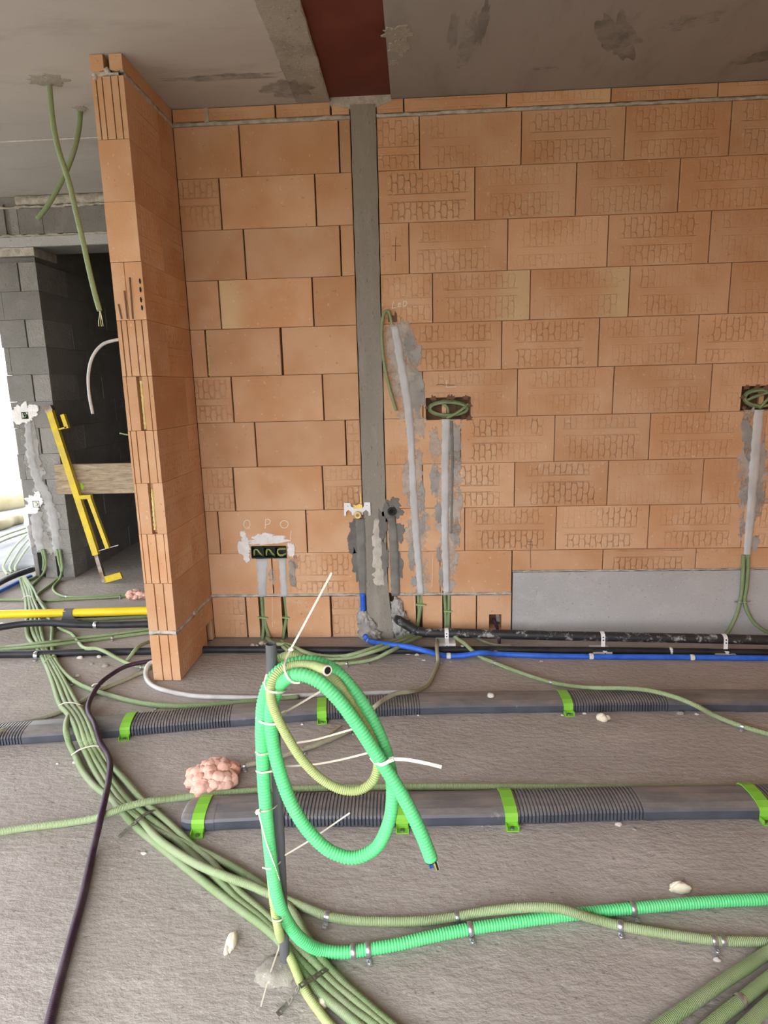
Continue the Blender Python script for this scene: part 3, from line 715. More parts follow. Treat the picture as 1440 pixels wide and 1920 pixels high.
# above the opening: padstone, lintel, blocks, top mortar
hd = struct(MB().box(-3.6, -1.31, BY + .02, BY + .28, 2.505, ZC - .002).build('wall_head', 'block'), 'block courses and lintel above the dark opening')
tag(MB().box(BXL - .25, BXR, BY - .001, BY + .3, 2.445, 2.503).build('padstone', 'mortar', bw), 'pale mortar pad under the lintel')
tag(MB().box(-3.3, -1.35, BY - .004, BY + .25, 2.506, 2.572).build('lintel', 'lintel', hd), 'concrete lintel over the dark opening')
xs = [-2.80, -2.62, -2.335, -1.95, -1.55]
for k in range(4): block(xs[k], xs[k + 1], BY + rb.uniform(-.002, .002), BY + .2, 2.590, 2.765, 'block', hd)
block(-2.862, -2.803, BY + .004, BY + .2, 2.590, 2.765, 'block_rough', hd)
block(-3.55, -2.90, BY + .004, BY + .2, 2.590, 2.80, 'block', hd)
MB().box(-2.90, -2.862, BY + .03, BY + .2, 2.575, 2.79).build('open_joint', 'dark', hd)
mortar(-3.4, -1.35, 2.572, 2.592, BY + .002, 31, .006, parent=hd)
mortar(-3.4, -1.35, 2.766, 2.786, BY + .002, 32, .007, parent=hd)
mortar(-2.80, -1.35, 2.79, ZC, BY - .006, 33, .007, parent=hd)
# passage: end wall, far side wall, wall behind the bricks
struct(MB().box(BXR, 3.4, 4.0, 4.2, 0, ZC).build('wall_passage_end', 'block'), 'end wall of the unlit passage')
struct(MB().box(-1.85, 3.4, BY, BY + .2, 0, ZC).build('wall_passage_front', 'block'), 'block wall hidden behind the brick nib')
struct(MB().box(3.2, 3.4, BY + .2, 4.0, 0, ZC).build('wall_passage_side', 'block'), 'far side wall of the unlit passage')
# walls of the room out of view: right side, and window piers behind the viewer
struct(MB().box(2.7, 2.9, -4.6, BY, 0, ZC).build('wall_right', 'brick'), 'brick wall on the right, out of view')
struct(MB().box(0.5, 2.8, -4.6, -4.4, 0, ZC).box(-7, 0.5, -4.6, -4.4, 2.38, ZC).box(-3.6, -3.2, -4.6, -4.4, 0, 2.38).build('wall_rear', 'brick'), 'window side of the room behind the viewer')

# ================================================================ plaster work on the back wall (parts of the wall)
def strip(name, pts, widths, mat, parent, Y=0.0, seed=1, th=.006, jit=.12, label=None):
    """trowelled strip following a chase; pts are on the wall face"""
    rnd = random.Random(seed); P = [W(x, y, Y) for x, y in pts]
    path, s = spline(P, .018); wd = np.interp(np.linspace(0, 1, len(path)), np.linspace(0, 1, len(widths)), widths)
    V = []; Q = []
    for i, c in enumerate(path):
        t = path[min(i + 1, len(path) - 1)] - path[max(i - 1, 0)]; t /= np.linalg.norm(t); sd = np.array([t[2], 0, -t[0]])
        a, b = wd[i] / 2 * (1 + rnd.uniform(-jit, jit)), wd[i] / 2 * (1 + rnd.uniform(-jit, jit)); h = th * rnd.uniform(.7, 1.2)
        for e, d in ((-a, -.001), (-a * .86, h * .8), (-a * .3, h), (b * .3, h), (b * .86, h * .8), (b, -.001)):
            V.append(c + sd * e - np.array([0, d, 0]))
    for i in range(len(path) - 1):
        for k in range(5): Q.append([6 * i + k, 6 * i + k + 1, 6 * i + k + 7, 6 * i + k + 6])
    Q += [[0, 1, 2, 3, 4, 5], [6 * (len(path) - 1) + k for k in range(6)]]
    return tag(obj(name, V, Q, mat, parent, True), label)
def smear(px, py, rx, rz, mat='smear', seed=1, tilt=0.0, parent=None, Y=0.0, th=.0018, jag=.45, name='cement_smear'):
    c = W(px, py, Y); ca, sa = math.cos(tilt), math.sin(tilt)
    return blob_flat(name, c, (rx * ca, 0, rx * sa), (-rz * sa, 0, rz * ca), (0, -1, 0), mat, parent or wall, seed, jag=jag, th=th)
R1 = [(740, 612), (748, 660), (757, 710), (765, 762), (770, 820), (773, 880), (777, 950), (781, 1010), (786, 1070), (789, 1114)]
R2 = [(837, 786), (835, 850), (835, 930), (834, 1000), (836, 1060), (838, 1112)]
R3 = [(1424, 768), (1418, 830), (1412, 900), (1406, 980), (1400, 1048)]
# smears first (thinnest), then the strips
k = 0
for (x, y, rx, rz, mt, tl_) in [
    (762, 640, .05, .12, 'smear_pale', .1), (776, 665, .045, .055, 'smear', 0), (768, 640, .03, .04, 'smear', 0), (780, 735, .05, .12, 'smear', .05), (768, 705, .045, .07, 'smear_pale', 0),
    (735, 640, .035, .10, 'smear_pale', 0), (742, 700, .03, .10, 'smear_pale', 0), (788, 800, .03, .06, 'smear_pale', 0), (786, 860, .02, .06, 'smear_pale', 0),
    (765, 900, .03, .11, 'smear_pale', 0), (790, 930, .02, .10, 'smear', 0), (792, 985, .02, .06, 'smear', 0), (768, 1000, .025, .06, 'smear_pale', 0), (772, 1045, .02, .08, 'smear', 0), (793, 1070, .012, .05, 'smear_pale', 0), (776, 1090, .018, .03, 'smear', 0),
    (852, 830, .04, .11, 'smear', 0), (815, 835, .03, .10, 'smear_pale', .1), (856, 870, .03, .06, 'smear', 0), (815, 900, .025, .09, 'smear', 0), (855, 940, .035, .11, 'smear_pale', 0), (822, 960, .02, .06, 'smear', 0),
    (853, 1000, .03, .07, 'smear', 0), (851, 1050, .02, .07, 'smear_pale', 0), (826, 1080, .012, .06, 'smear', 0), (823, 1040, .012, .04, 'smear', 0),
    (1400, 800, .03, .09, 'smear', 0), (1395, 870, .035, .08, 'smear_pale', 0), (1396, 920, .03, .08, 'smear', 0), (1428, 860, .025, .12, 'smear', 0), (1424, 940, .03, .10, 'smear', 0), (1392, 990, .02, .05, 'smear', 0), (1416, 1020, .02, .05, 'smear', 0), (1404, 840, .025, .07, 'smear', 0),
    (548, 1075, .022, .08, 'smear', 0), (510, 1080, .018, .05, 'smear_pale', 0), (553, 1055, .02, .04, 'smear', 0),
    (664, 1010, .03, .09, 'smear_dark', 0), (670, 1060, .03, .10, 'smear_dark', 0), (690, 1000, .04, .08, 'smear_dark', 0), (672, 985, .04, .04, 'smear_dark', 0), (692, 1075, .022, .09, 'smear_dark', 0), (661, 1025, .025, .05, 'smear_dark', 0),
    (735, 945, .045, .035, 'smear_dark', 0), (745, 960, .03, .035, 'smear_dark', 0), (718, 985, .025, .09, 'smear_dark', 0), (750, 1000, .022, .06, 'smear_dark', 0), (722, 1050, .022, .10, 'smear_dark', 0), (750, 1060, .018, .08, 'smear_dark', 0), (727, 960, .035, .05, 'smear_dark', 0)]:
    k += 1; smear(x, y, rx, rz, mt, k, tl_, Y=-.006 if 694 < x < 730 and mt == 'smear_dark' else -.0006 * (k % 4), jag=.6)
for pts_, wd_, sd_ in ((R1, [.10, .15, .14, .11, .09, .10, .11, .09, .07], 51), (R2, [.13, .15, .14, .12, .10, .06], 52), (R3, [.13, .14, .14, .12, .08], 53)):
    strip('cement_halo', [(x + 4, y) for x, y in pts_], wd_, 'smear_pale', wall, 0, sd_, .0008, .5)
strip('plaster_strip', R1, [.040, .046, .045, .040, .038, .044, .042, .038, .036], 'plaster', wall, 0, 1, .008, label='pale grey plaster strip running down from the LED mark')
strip('plaster_strip', R2, [.046, .042, .042, .040, .040, .036], 'plaster', wall, 0, 2, .008, label='pale grey plaster strip below the cable recess')
strip('plaster_strip', [(846, 790), (848, 850), (847, 920), (846, 1000)], [.022, .018, .016, .012], 'plaster_dark', wall, 0, 12, .005)
strip('plaster_strip', R3, [.052, .056, .050, .046, .042], 'plaster', wall, 0, 3, .008, label='pale grey plaster strip at the right edge')
strip('plaster_strip', [(491, 1047), (492, 1060), (491, 1085), (492, 1118)], [.080, .062, .052, .048], 'plaster', wall, 0, 4, .008, label='grey plaster strip under the triple box')
strip('plaster_strip', [(529, 1046), (531, 1080), (533, 1118)], [.044, .042, .042], 'plaster', wall, 0, 5, .008)
strip('plaster_strip', [(675, 972), (677, 1020), (679, 1070), (681, 1118)], [.056, .056, .054, .044], 'plaster_dark', wall, -.002, 6, .007, label='dark damp cement strip left of the post')
strip('peeling_skin', [(706, 972), (706, 1010), (708, 1050), (709, 1090), (710, 1130), (712, 1178)], [.035, .06, .075, .07, .095, .10], 'peel', wall, -.0035, 9, .0035, .16, label='pale peeling skin on the foot of the post')
strip('plaster_strip', [(735, 968), (738, 1020), (740, 1070), (742, 1116)], [.044, .052, .052, .048], 'plaster_dark', wall, -.004, 7, .007, label='dark damp cement strip right of the post')
for i, (x, y, a, b_, c_) in enumerate([(690, 1172, .055, .03, .10), (680, 1150, .03, .02, .06), (750, 1160, .05, .035, .10), (745, 1135, .035, .02, .07), (700, 1186, .05, .05, .04), (760, 1180, .035, .03, .05)]):
    p = W(x, y, -.004); lump('cement_lump', (p.x, p.y, p.z - .35 * c_), (a, b_, c_), 'plaster_lump', i + 40, wall, 4, .42, 3.2, False)
# white gypsum round the triple box
for i, (x, y, rx, rz) in enumerate([(502, 1012, .115, .026), (458, 1024, .036, .060), (546, 1031, .022, .045), (456, 1001, .018, .020), (495, 1004, .06, .016), (463, 1046, .020, .03)]):
    smear(x, y, rx, rz, 'white_plaster', 70 + i, 0, jag=.45, th=.004 + .0005 * i, name='gypsum_patch', Y=-.001)
m = MB(); m.bar(W(546, 995, -.003), W(545, 1012, -.003), .003, .002, (0, 1, 0)); m.build('gypsum_streak', 'white_plaster', wall)

# chalk letters and pencil marks, drawn stroke by stroke on the brick
def strokes(name, lines, mat, w=.0035, parent=None):
    mb = MB()
    for ln in lines:
        for a, b_ in zip(ln[:-1], ln[1:]):
            mb.bar(W(a[0], a[1], -.0022), W(b_[0], b_[1], -.0022), w, .0012, (0, 1, 0))
    return mb.build(name, mat, parent or wall)
def arc(cx, cy, rx, ry, a0=0, a1=360, n=14): return [(cx + rx * math.cos(math.radians(a0 + (a1 - a0) * i / n)), cy + ry * math.sin(math.radians(a0 + (a1 - a0) * i / n))) for i in range(n + 1)]
tag(strokes('chalk_letter', [arc(463, 983, 6, 8), [(464, 988), (469, 991)]], 'chalk', .0042), 'chalk letter Q')
tag(strokes('chalk_letter', [[(497, 991), (498, 974), (503, 973), (507, 977), (505, 982), (498, 984)]], 'chalk', .0042), 'chalk letter P')
tag(strokes('chalk_letter', [arc(533, 983, 7.5, 7)], 'chalk', .0042), 'chalk letter O')
tag(strokes('chalk_letter', [[(738, 565), (735, 578), (743, 577)]], 'chalk', .0042), 'chalk letter L')
tag(strokes('chalk_letter', [[(752, 568), (747, 569), (746, 575), (752, 574)], [(746, 572), (751, 571)]], 'chalk', .0042), 'chalk letter E')
tag(strokes('chalk_letter', [[(756, 574), (757, 564), (761, 565), (763, 569), (761, 573), (756, 574)]], 'chalk', .0042), 'chalk letter D')
strokes('chalk_mark', [[(838, 713), (837, 726), (855, 725)]], 'chalk', .003)
strokes('pencil_mark', [[(818, 722), (826, 720), (835, 722), (852, 722)]], 'pencil', .003)
strokes('chalk_mark', [[(510, 1078), (511, 1175)]], 'chalk', .002)
strokes('chalk_mark', [[(776, 1112), (778, 1150)], [(812, 1040), (810, 1100)]], 'chalk', .002)
strokes('pencil_mark', [[(735, 461), (748, 461)], [(742, 445), (741, 490)], [(750, 459), (750, 463)]], 'pencil', .003)
strokes('pencil_mark', [[(988, 1015), (998, 1016)], [(994, 1015), (995, 1065)], [(990, 1021), (999, 1022)]], 'pencil', .003)

# pier plaster (parts of the far wall)
PR = [(52, 790), (55, 830), (62, 872), (72, 905), (88, 935), (98, 965), (103, 1000), (107, 1036)]
for i, (x, y, rx, rz, mt) in enumerate([(58, 835, .06, .16, 'smear'), (66, 880, .07, .10, 'smear_pale'), (95, 970, .07, .10, 'smear_pale'), (72, 1000, .08, .14, 'smear'), (100, 1015, .06, .12, 'smear'), (80, 925, .06, .08, 'smear')]):
    smear(x, y, rx, rz, 'smear', 90 + i, 0, bw, BY - .0032 - .0001 * i, jag=.6, th=.0008)
strip('plaster_strip', PR, [.055, .075, .07, .08, .08, .075, .06], 'plaster_pier', bw, BY - .004, 21, .004, .3, label='plaster strip snaking down the grey pier')
strip('plaster_strip', [(68, 958), (71, 1000), (76, 1034)], [.09, .08, .065], 'plaster_pier', bw, BY - .004, 22, .004, .3)
for i, (x, y, rx, rz) in enumerate([(45, 775, .085, .075), (34, 782, .05, .06), (60, 770, .05, .05), (66, 940, .07, .06), (60, 955, .06, .04), (70, 928, .025, .03)]):
    smear(x, y, rx, rz, 'white_plaster', 110 + i, 0, bw, BY - .004 - .0006 * i, jag=.5, th=.005, name='gypsum_patch')
for x in (70, 103):   # open chases at the pier foot
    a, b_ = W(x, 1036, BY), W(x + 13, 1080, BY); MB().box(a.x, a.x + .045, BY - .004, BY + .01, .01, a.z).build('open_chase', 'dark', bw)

# ================================================================ things on the walls
# recess cable loops
def loop_in_recess(name, label, turns, tails, mat, r=.0085, Y=.012):
    t = thing(name, label, 'cable', W(turns[0][0], turns[0][1] + 20, Y) * 1.0)
    tube('loop', [W(x, y, yy) for x, y, yy in turns], r, mat, t, 8)
    for q in tails: tube('tail', [W(x, y, yy) for x, y, yy in q], r * .9, mat, t, 8)
    return t
def oval(cx, cy, rx, ry, turns, y0, y1, drift=3, start=90, n=16):
    out = []
    for i in range(int(n * turns) + 1):
        a = math.radians(start + 360 * i / n); f = i / (n * turns)
        out.append((cx + (rx - drift * f) * math.cos(a), cy + (ry - drift * f) * math.sin(a), y0 + (y1 - y0) * f))
    return out
loop_in_recess('coiled_conduit', 'green conduit coiled in the square recess above the middle plaster strip',
               oval(841, 766, 37, 14, 1.75, .018, .006), [[(838, 784, .015), (850, 778, .0), (866, 768, -.004), (879, 757, .012)], [(832, 758, .01), (839, 764, .008), (841, 775, .02)]], 'cond')
loop_in_recess('coiled_conduit', 'green conduit coiled in the recess at the right edge',
               oval(1428, 746, 34, 17, 1.6, .018, .006), [[(1398, 752, .012), (1415, 744, .0), (1440, 736, .004), (1455, 733, .01)], [(1424, 766, .012), (1434, 754, .002), (1448, 740, .006)]], 'cond')
for (x0, x1, y0, y1) in ((805, 878, 750, 783), (1396, 1470, 728, 765)):   # clay webs at the back of the recess
    for i in range(4):
        xx = x0 + (x1 - x0) * (i + .5) / 4; a, b_ = W(xx, y1, .07), W(xx, y0, .07)
        MB().box(a.x - .012, a.x + .012, .058, .076, a.z, b_.z).build('clay_web', 'core' if i != 1 else 'brick', wall)
for i, (x, y, r_) in enumerate(((812, 747, .012), (846, 746, .014), (873, 746, .013), (881, 760, .010), (880, 784, .012), (800, 765, .008), (1400, 726, .013), (1420, 725, .011), (1438, 726, .013), (1393, 745, .010), (1395, 765, .010))):
    smear(x, y, r_ * 1.4, r_, 'core', 140 + i, 0, jag=.8, th=.0012, name='chipped_edge')
# LED cable
t = tube('conduit', [W(736, 615, .01), W(733, 598, -.004), W(728, 583, -.014), W(722, 584, -.018), W(717, 600, -.02), W(716, 640, -.02), W(720, 680, -.018), W(727, 715, -.018), W(735, 745, -.016), W(743, 770, -.014)], .0085, 'cond_pale', None, 8)
tag(t, 'olive conduit drooping beside the post below the chalk LED', 'conduit')
MB().poly([W(728, 604, -.0016), W(745, 604, -.0016), W(744, 588, -.0016), W(741, 583, -.0016), W(739, 592, -.0016), W(727, 588, -.0016)], (0, .01, 0)).build('chase_gap', 'core', wall)
# triple socket box
t = thing('junction_box', 'black triple junction box set in white gypsum below the chalk letters', 'junction box', W(505, 1046, 0))
for i, cx in enumerate((483, 506, 527)):
    a, b_ = W(cx - 11, 1046), W(cx + 10, 1025); m = MB(); w = .003
    x0, x1, z0, z1 = a.x, b_.x, a.z, b_.z
    m.box(x0, x1, -.004, .05, z0, z0 + w).box(x0, x1, -.004, .05, z1 - w, z1).box(x0, x0 + w, -.004, .05, z0, z1).box(x1 - w, x1, -.004, .05, z0, z1).box(x0, x1, .048, .052, z0, z1)
    bx = m.build('box_cell', 'box_plastic', t)
    xm, zm, q = (x0 + x1) / 2, (z0 + z1) / 2, (x1 - x0) / 2 - .006
    for s, mt in ((0, 'wire_green'), (.006, 'wire_yellow')):
        if i < 2: pts = [(xm - q + s, .02, z0 + .008), (xm - q * .6 + s, .004, zm + q * .6), (xm - q * .1 + s, .002, zm + q * .5), (xm + q * .4, .004, zm - q * .3 + s), (xm + q * .9, .015, z0 + .006 + s)]
        else: pts = [(xm + q, .01, zm + q * .5 + s), (xm - q * .6, .003, zm + q * .4 + s), (xm - q * .7 + s, .002, zm - q * .4), (xm, .003, z0 + .009 + s), (xm + q, .012, zm - q * .5 + s)]
        tube('wire', [Vector(p) for p in pts], .0028, mt, bx, 6)
# two single boxes in the pier
for (px, py, lab) in ((47, 779, 'upper small green socket box in white gypsum on the grey pier'), (68, 945, 'lower small green socket box in white gypsum on the grey pier')):
    c = W(px, py, BY - .008); t = thing('junction_box', lab, 'junction box', c); h = .026; m = MB(); w = .004
    m.box(c.x - h, c.x + h, BY - .012, BY - .004, c.z - h, c.z - h + w).box(c.x - h, c.x + h, BY - .012, BY - .004, c.z + h - w, c.z + h).box(c.x - h, c.x - h + w, BY - .012, BY - .004, c.z - h, c.z + h).box(c.x + h - w, c.x + h, BY - .012, BY - .004, c.z - h, c.z + h)
    m.build('box_rim', 'box_plastic', t)
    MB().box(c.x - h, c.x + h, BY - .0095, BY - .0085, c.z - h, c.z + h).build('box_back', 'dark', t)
    MB().ring((c.x, BY - .011, c.z), (.3, 1, 0), .013, .003).build('wire', 'wire_green', t, True)
# tap bracket: notched white plate with brass elbow
t = thing('tap_bracket', 'white notched mounting plate with a brass tap elbow on the post', 'bracket', W(668, 968, -.01))
def P2(pts, Y): return [W(x, y, Y) for x, y in pts]
out = [(645, 943), (657, 943), (658, 950), (664, 952), (676, 952), (682, 950), (683, 942), (694, 942), (695, 966), (691, 967), (691, 960), (686, 956), (681, 960), (681, 965), (676, 966), (660, 966), (659, 960), (653, 956), (649, 960), (649, 967), (645, 967)]
MB().poly(P2(out, -.014), (0, .003, 0)).build('plate', 'white_metal', t)
MB().poly(P2([(663, 945), (668, 947), (674, 944), (680, 946), (679, 953), (664, 953)], -.012), (0, -.012, 0)).build('fitting_body', 'brass', t)
c = W(671, 965, -.014); q = MB().disc(c, (0, -1, 0), .018, .018, .018, 18).build('nozzle', 'brass', t, False); MB().disc(c - Vector((0, .0185, 0)), (0, -1, 0), .010, .010, .0008, 14).build('nozzle_bore', 'rust', q)
q = MB().ring(c - Vector((0, .016, 0)), (0, 1, 0), .019, .003).build('nozzle_lip', 'brass', t, True)
for x, y in ((652, 949), (688, 948), (657, 964), (693, 964)):
    MB().disc(W(x, y, -.0145), (0, -1, 0), .0025, .0025, .0006, 10).build('screw_hole', 'rust', t)
MB().bar(W(676, 925, -.004), W(677, 945, -.004), .006, .006, (0, 1, 0)).build('pipe_stub', 'brass', t)
# capped drain end on the post
t = thing('pipe_end', 'black pipe end sunk in dark cement beside the post', 'pipe', W(736, 968, -.006))
c = W(735, 959, -.008); MB().disc(c, (0, -1, 0), .026, .024, .008, 20).build('pipe_rim', 'black_clean', t); MB().disc(c + Vector((0, -.0085, 0)), (0, -1, 0), .018, .018, .001, 16).build('bore', 'dark', t)
MB().ring(c + Vector((-.003, -.010, .002)), (0, 1, 0), .015, .0035).build('plug_ring', 'black_clean', t, True)
tag(tube('pipe', [W(680, 1112, -.006), W(681, 1145, -.006)], .016, 'blue', None, 12), 'short blue pipe showing between cement patches left of the post', 'pipe')
# hole in the brick with a dark cable and metal tab
t = thing('cable', 'dark cable with a metal tab in the chopped hole left of the concrete beam', 'cable', F(936, 1196, .01))
tube('sheath', [W(925, 1160, .03), W(930, 1170, .0), W(934, 1185, -.02), F(936, 1198, .05), F(936, 1208, .01)], .009, 'purple', t, 8)
MB().poly(P2([(930, 1152), (936, 1152), (938, 1166), (931, 1165)], .004), (0, .002, 0)).build('tab', 'metal', t)

# conduits leaving the chases (wall part)
def wall_cond(pts, lab, r=.0105, mat='cond', group=None): return tag(tube('conduit', [W(*p) for p in pts], r, mat, None, 8), lab, 'conduit', group)
wall_cond([(490, 1112, .014), (492, 1140, .012), (494, 1170, .006), (493, 1190, -.01), (492, 1200, -.02)], 'left conduit of the pair under the triple box')
wall_cond([(497, 1112, .016), (498, 1140, .012), (498, 1165, .006), (501, 1182, -.008), (507, 1198, -.03)], 'right conduit of the pair under the triple box')
wall_cond([(532, 1112, .014), (536, 1135, .010), (537, 1160, .004), (533, 1180, -.008), (531, 1198, -.02)], 'single conduit under the right end of the triple box')
wall_cond([(784, 1108, .014), (785, 1130, .01), (786, 1150, .006), (783, 1170, -.004), (780, 1186, -.02)], 'left conduit below the LED plaster strip')
wall_cond([(791, 1108, .014), (790, 1130, .006), (787, 1150, -.010), (783, 1172, -.022), (781, 1190, -.04)], 'right conduit below the LED plaster strip')
wall_cond([(833, 1106, .014), (835, 1135, .010), (836, 1160, .004), (836, 1186, -.014)], 'left conduit below the middle plaster strip')
wall_cond([(842, 1106, .014), (842, 1135, .010), (841, 1160, .004), (841, 1188, -.014)], 'right conduit below the middle plaster strip')
wall_cond([(1394, 1040, -.008), (1393, 1075, -.014), (1391, 1105, -.016), (1387, 1130, -.018), (1380, 1155, -.02), (1368, 1180, -.04), (1358, 1194, -.05)], 'left conduit forking down over the concrete beam')
wall_cond([(1403, 1040, -.008), (1402, 1075, -.014), (1400, 1100, -.016), (1396, 1125, -.018), (1402, 1148, -.02), (1414, 1168, -.03), (1432, 1182, -.05), (1460, 1192, -.06)], 'right conduit forking down over the concrete beam')
def wtie(x0, x1, y, lab, mat='tie_green', Y=-.003):
    a, b_ = W(x0, y, Y), W(x1, y + (1 if x1 > x0 else 0), Y); m = MB(); m.bar(a, b_, .008, .022, (0, 1, 0)); return tag(m.build('cable_tie', mat), lab, 'cable tie')
wtie(483, 502, 1157, 'green tie across the conduit pair under the triple box')
wtie(529, 543, 1157, 'green tie across the single conduit under the triple box')
wtie(779, 797, 1133, 'green tie on the conduits below the LED strip', Y=-.008)
wtie(832, 847, 1145, 'green tie on the conduits below the middle strip')
t = thing('pipe_clip', 'metal double clip on the forked conduits over the concrete beam', 'clip', W(1395, 1130, 0))
for x in (1388, 1397):
    c = W(x, 1128, -.017); MB().ring(c, (0, 0, 1), .013, .0025, 14, 5).build('band', 'metal', t, True)
MB().bar(W(1377, 1128, -.004), W(1407, 1127, -.004), .008, .004, (0, 1, 0)).build('foot', 'metal', t)

# conduit stubs from the ceiling
t = thing('ceiling_cable', 'long olive conduit hanging from the ceiling with bare wire ends', 'conduit', W(187, 583, -.31))
c1 = [(92, 150), (95, 190), (101, 240), (111, 285), (122, 318), (133, 355), (143, 400), (155, 450), (168, 510), (179, 555), (187, 583)]
tube('sheath', [W(x, y, -.31) for x, y in c1], .0125, 'cond_pale', t, 10)
for dx, mt in ((-3, 'wire_pale'), (1, 'wire_yellow'), (4, 'wire_pale')):
    tube('wire', [W(187, 580, -.31), W(188 + dx * .4, 590, -.31), W(188 + dx, 602, -.312), W(189 + dx * 1.1, 612, -.31)], .002, mt, t, 6)
tag(tube('ceiling_cable', [W(x, y, -.025 - .05 * i / 6) for i, (x, y) in enumerate([(151, 200), (149, 235), (141, 275), (127, 315), (110, 350), (90, 385), (70, 411)])], .0125, 'cond', None, 10), 'short olive conduit curving left out of the ceiling', 'conduit')
tag(tube('conduit', [W(232, 636, -.42), W(215, 638, -.43), (W(192, 646, -.44)), W(174, 668, -.45), W(166, 700, -.45), W(167, 738, -.45), W(174, 776, -.45)], .0075, 'cond_white', None, 8), 'thin white conduit arching out of the nib wall', 'conduit')
tag(tube('wire', [W(250, 816, -.40), W(238, 815, -.41), W(224, 812, -.42)], .004, 'wire_green', None, 6), 'short green wire end poking out behind the nib', 'wire')

# ================================================================ floor services
def floor_cond(name, pts, r, mat, label, cat='conduit', seg=8, rib=None, group=None):
    return tag(tube(name, fpath(pts, r), r, mat, None, seg, None, rib), label, cat, group)
RC = .0125
T = .070     # height of a conduit lying over the flat ducts
B1 = [(38, 1084, .05), (42, 1100), (48, 1122), (50, 1150), (50, 1178), (54, 1197), (71, 1218), (85, 1243), (98, 1276), (113, 1322, .02), (127, 1338, .05), (141, 1362, T), (150, 1385, .06), (160, 1408, .02), (177, 1444), (205, 1490), (233, 1527), (250, 1546), (277, 1569), (328, 1610), (369, 1643), (411, 1676), (453, 1707), (494, 1737), (522, 1762), (550, 1800), (578, 1838), (602, 1864), (633, 1890), (669, 1920), (690, 1938), (790, 2040), (880, 2180)]
B2 = [(40, 1083, .05), (47, 1100), (53, 1122), (58, 1150), (60, 1178), (67, 1197), (81, 1222), (90, 1245), (108, 1282), (124, 1322, .02), (138, 1340, .05), (150, 1362, T), (159, 1385, .06), (168, 1406, .02), (185, 1438), (225, 1500), (258, 1533), (300, 1576, .03), (342, 1605, .04), (383, 1627, .045), (425, 1644, .045), (467, 1659, .03), (500, 1674, .02), (536, 1687), (578, 1704), (614, 1718), (661, 1726), (720, 1728), (790, 1727), (850, 1720), (920, 1708, .03), (1000, 1701, .05), (1050, 1704, .055), (1090, 1716, .04), (1125, 1726, .02), (1163, 1736), (1250, 1751), (1340, 1763), (1440, 1766), (1500, 1768), (1700, 1772), (2000, 1778), (2350, 1785)]
B3 = [(42, 1083, .05), (52, 1100), (57, 1122), (66, 1150), (68, 1178), (77, 1207), (85, 1224), (100, 1249), (119, 1285), (135, 1322, .02), (148, 1341, .05), (159, 1362, T), (168, 1384, .06), (177, 1404, .02), (192, 1432), (217, 1473), (246, 1507), (276, 1531), (300, 1550), (328, 1573), (361, 1603), (392, 1632), (419, 1660), (444, 1687), (490, 1724), (530, 1766), (565, 1806), (600, 1840), (625, 1863), (661, 1895), (700, 1922), (722, 1940), (825, 2040), (920, 2180)]
B4 = [(44, 1083, .05), (56, 1102), (62, 1122), (73, 1150), (76, 1178), (82, 1205), (90, 1226), (108, 1255), (127, 1289), (146, 1322, .02), (158, 1342, .05), (168, 1362, T), (176, 1382, .06), (185, 1402, .02), (200, 1425), (232, 1460), (267, 1500), (295, 1525), (322, 1549), (356, 1582), (392, 1612), (417, 1640), (447, 1673), (480, 1701), (520, 1737), (560, 1778), (594, 1812), (628, 1849), (661, 1876), (700, 1909), (722, 1928), (850, 2035), (950, 2180)]
B5 = [(46, 1083, .05), (62, 1104), (72, 1124), (88, 1150), (98, 1178), (97, 1207), (102, 1232), (117, 1257), (142, 1279), (167, 1291), (208, 1304), (250, 1315), (296, 1322), (340, 1324), (400, 1321), (470, 1315), (560, 1307)]
B6 = [(145, 1334), (136, 1336, .03), (128, 1345, .06), (124, 1360, T), (125, 1376, .065), (130, 1394, .03), (142, 1418), (154, 1444), (177, 1473), (196, 1488), (220, 1506), (255, 1532), (290, 1556), (330, 1574), (383, 1598), (417, 1615), (456, 1637), (497, 1665), (542, 1701), (560, 1728), (578, 1762), (602, 1800), (640, 1842), (680, 1878), (722, 1914), (745, 1932), (875, 2030), (985, 2180)]
floor_cond('conduit', B1, RC, 'cond', 'leftmost sage conduit of the long floor bundle')
floor_cond('conduit', B2, RC, 'cond_pale', 'ribbed sage conduit leaving the bundle to run right past the thick green hose', seg=10)
floor_cond('conduit', B3, RC, 'cond', 'third sage conduit from the left in the long floor bundle')
floor_cond('conduit', B4, RC, 'cond_pale', 'rightmost sage conduit of the long floor bundle')
floor_cond('conduit', B5, RC, 'cond', 'sage conduit branching off right to run behind the rear flat duct')
floor_cond('conduit', B6, RC, 'cond', 'sage conduit that bows left over the rear duct and passes under the bundle')
PUR = [(300, 1240, .03), (280, 1240, .03), (240, 1248, .03), (204, 1268, .035), (183, 1287, .045), (171, 1307, .03), (165, 1325, .03), (167, 1340, .06), (177, 1358, .075), (187, 1390, .06), (200, 1412, .045), (206, 1429, .05), (205, 1454, .055), (200, 1483, .058), (192, 1519, .055), (183, 1558, .03), (173, 1600, .014), (155, 1680, .012), (130, 1772, .012), (110, 1846, .012), (92, 1920, .012), (86, 1950, .012), (50, 2080, .012), (20, 2200, .012)]
floor_cond('conduit', PUR, .0115, 'purple', 'dark aubergine conduit crossing over the green bundle', seg=10)
floor_cond('conduit', [(275, 1262), (268, 1261), (230, 1277), (190, 1293), (150, 1317), (110, 1336), (60, 1352), (30, 1358, .03), (0, 1372, .05), (-40, 1388, .06), (-90, 1420, .03), (-160, 1450), (-500, 1530)], .0105, 'cond_tan', 'dusty conduit passing under the bundle toward the left edge')
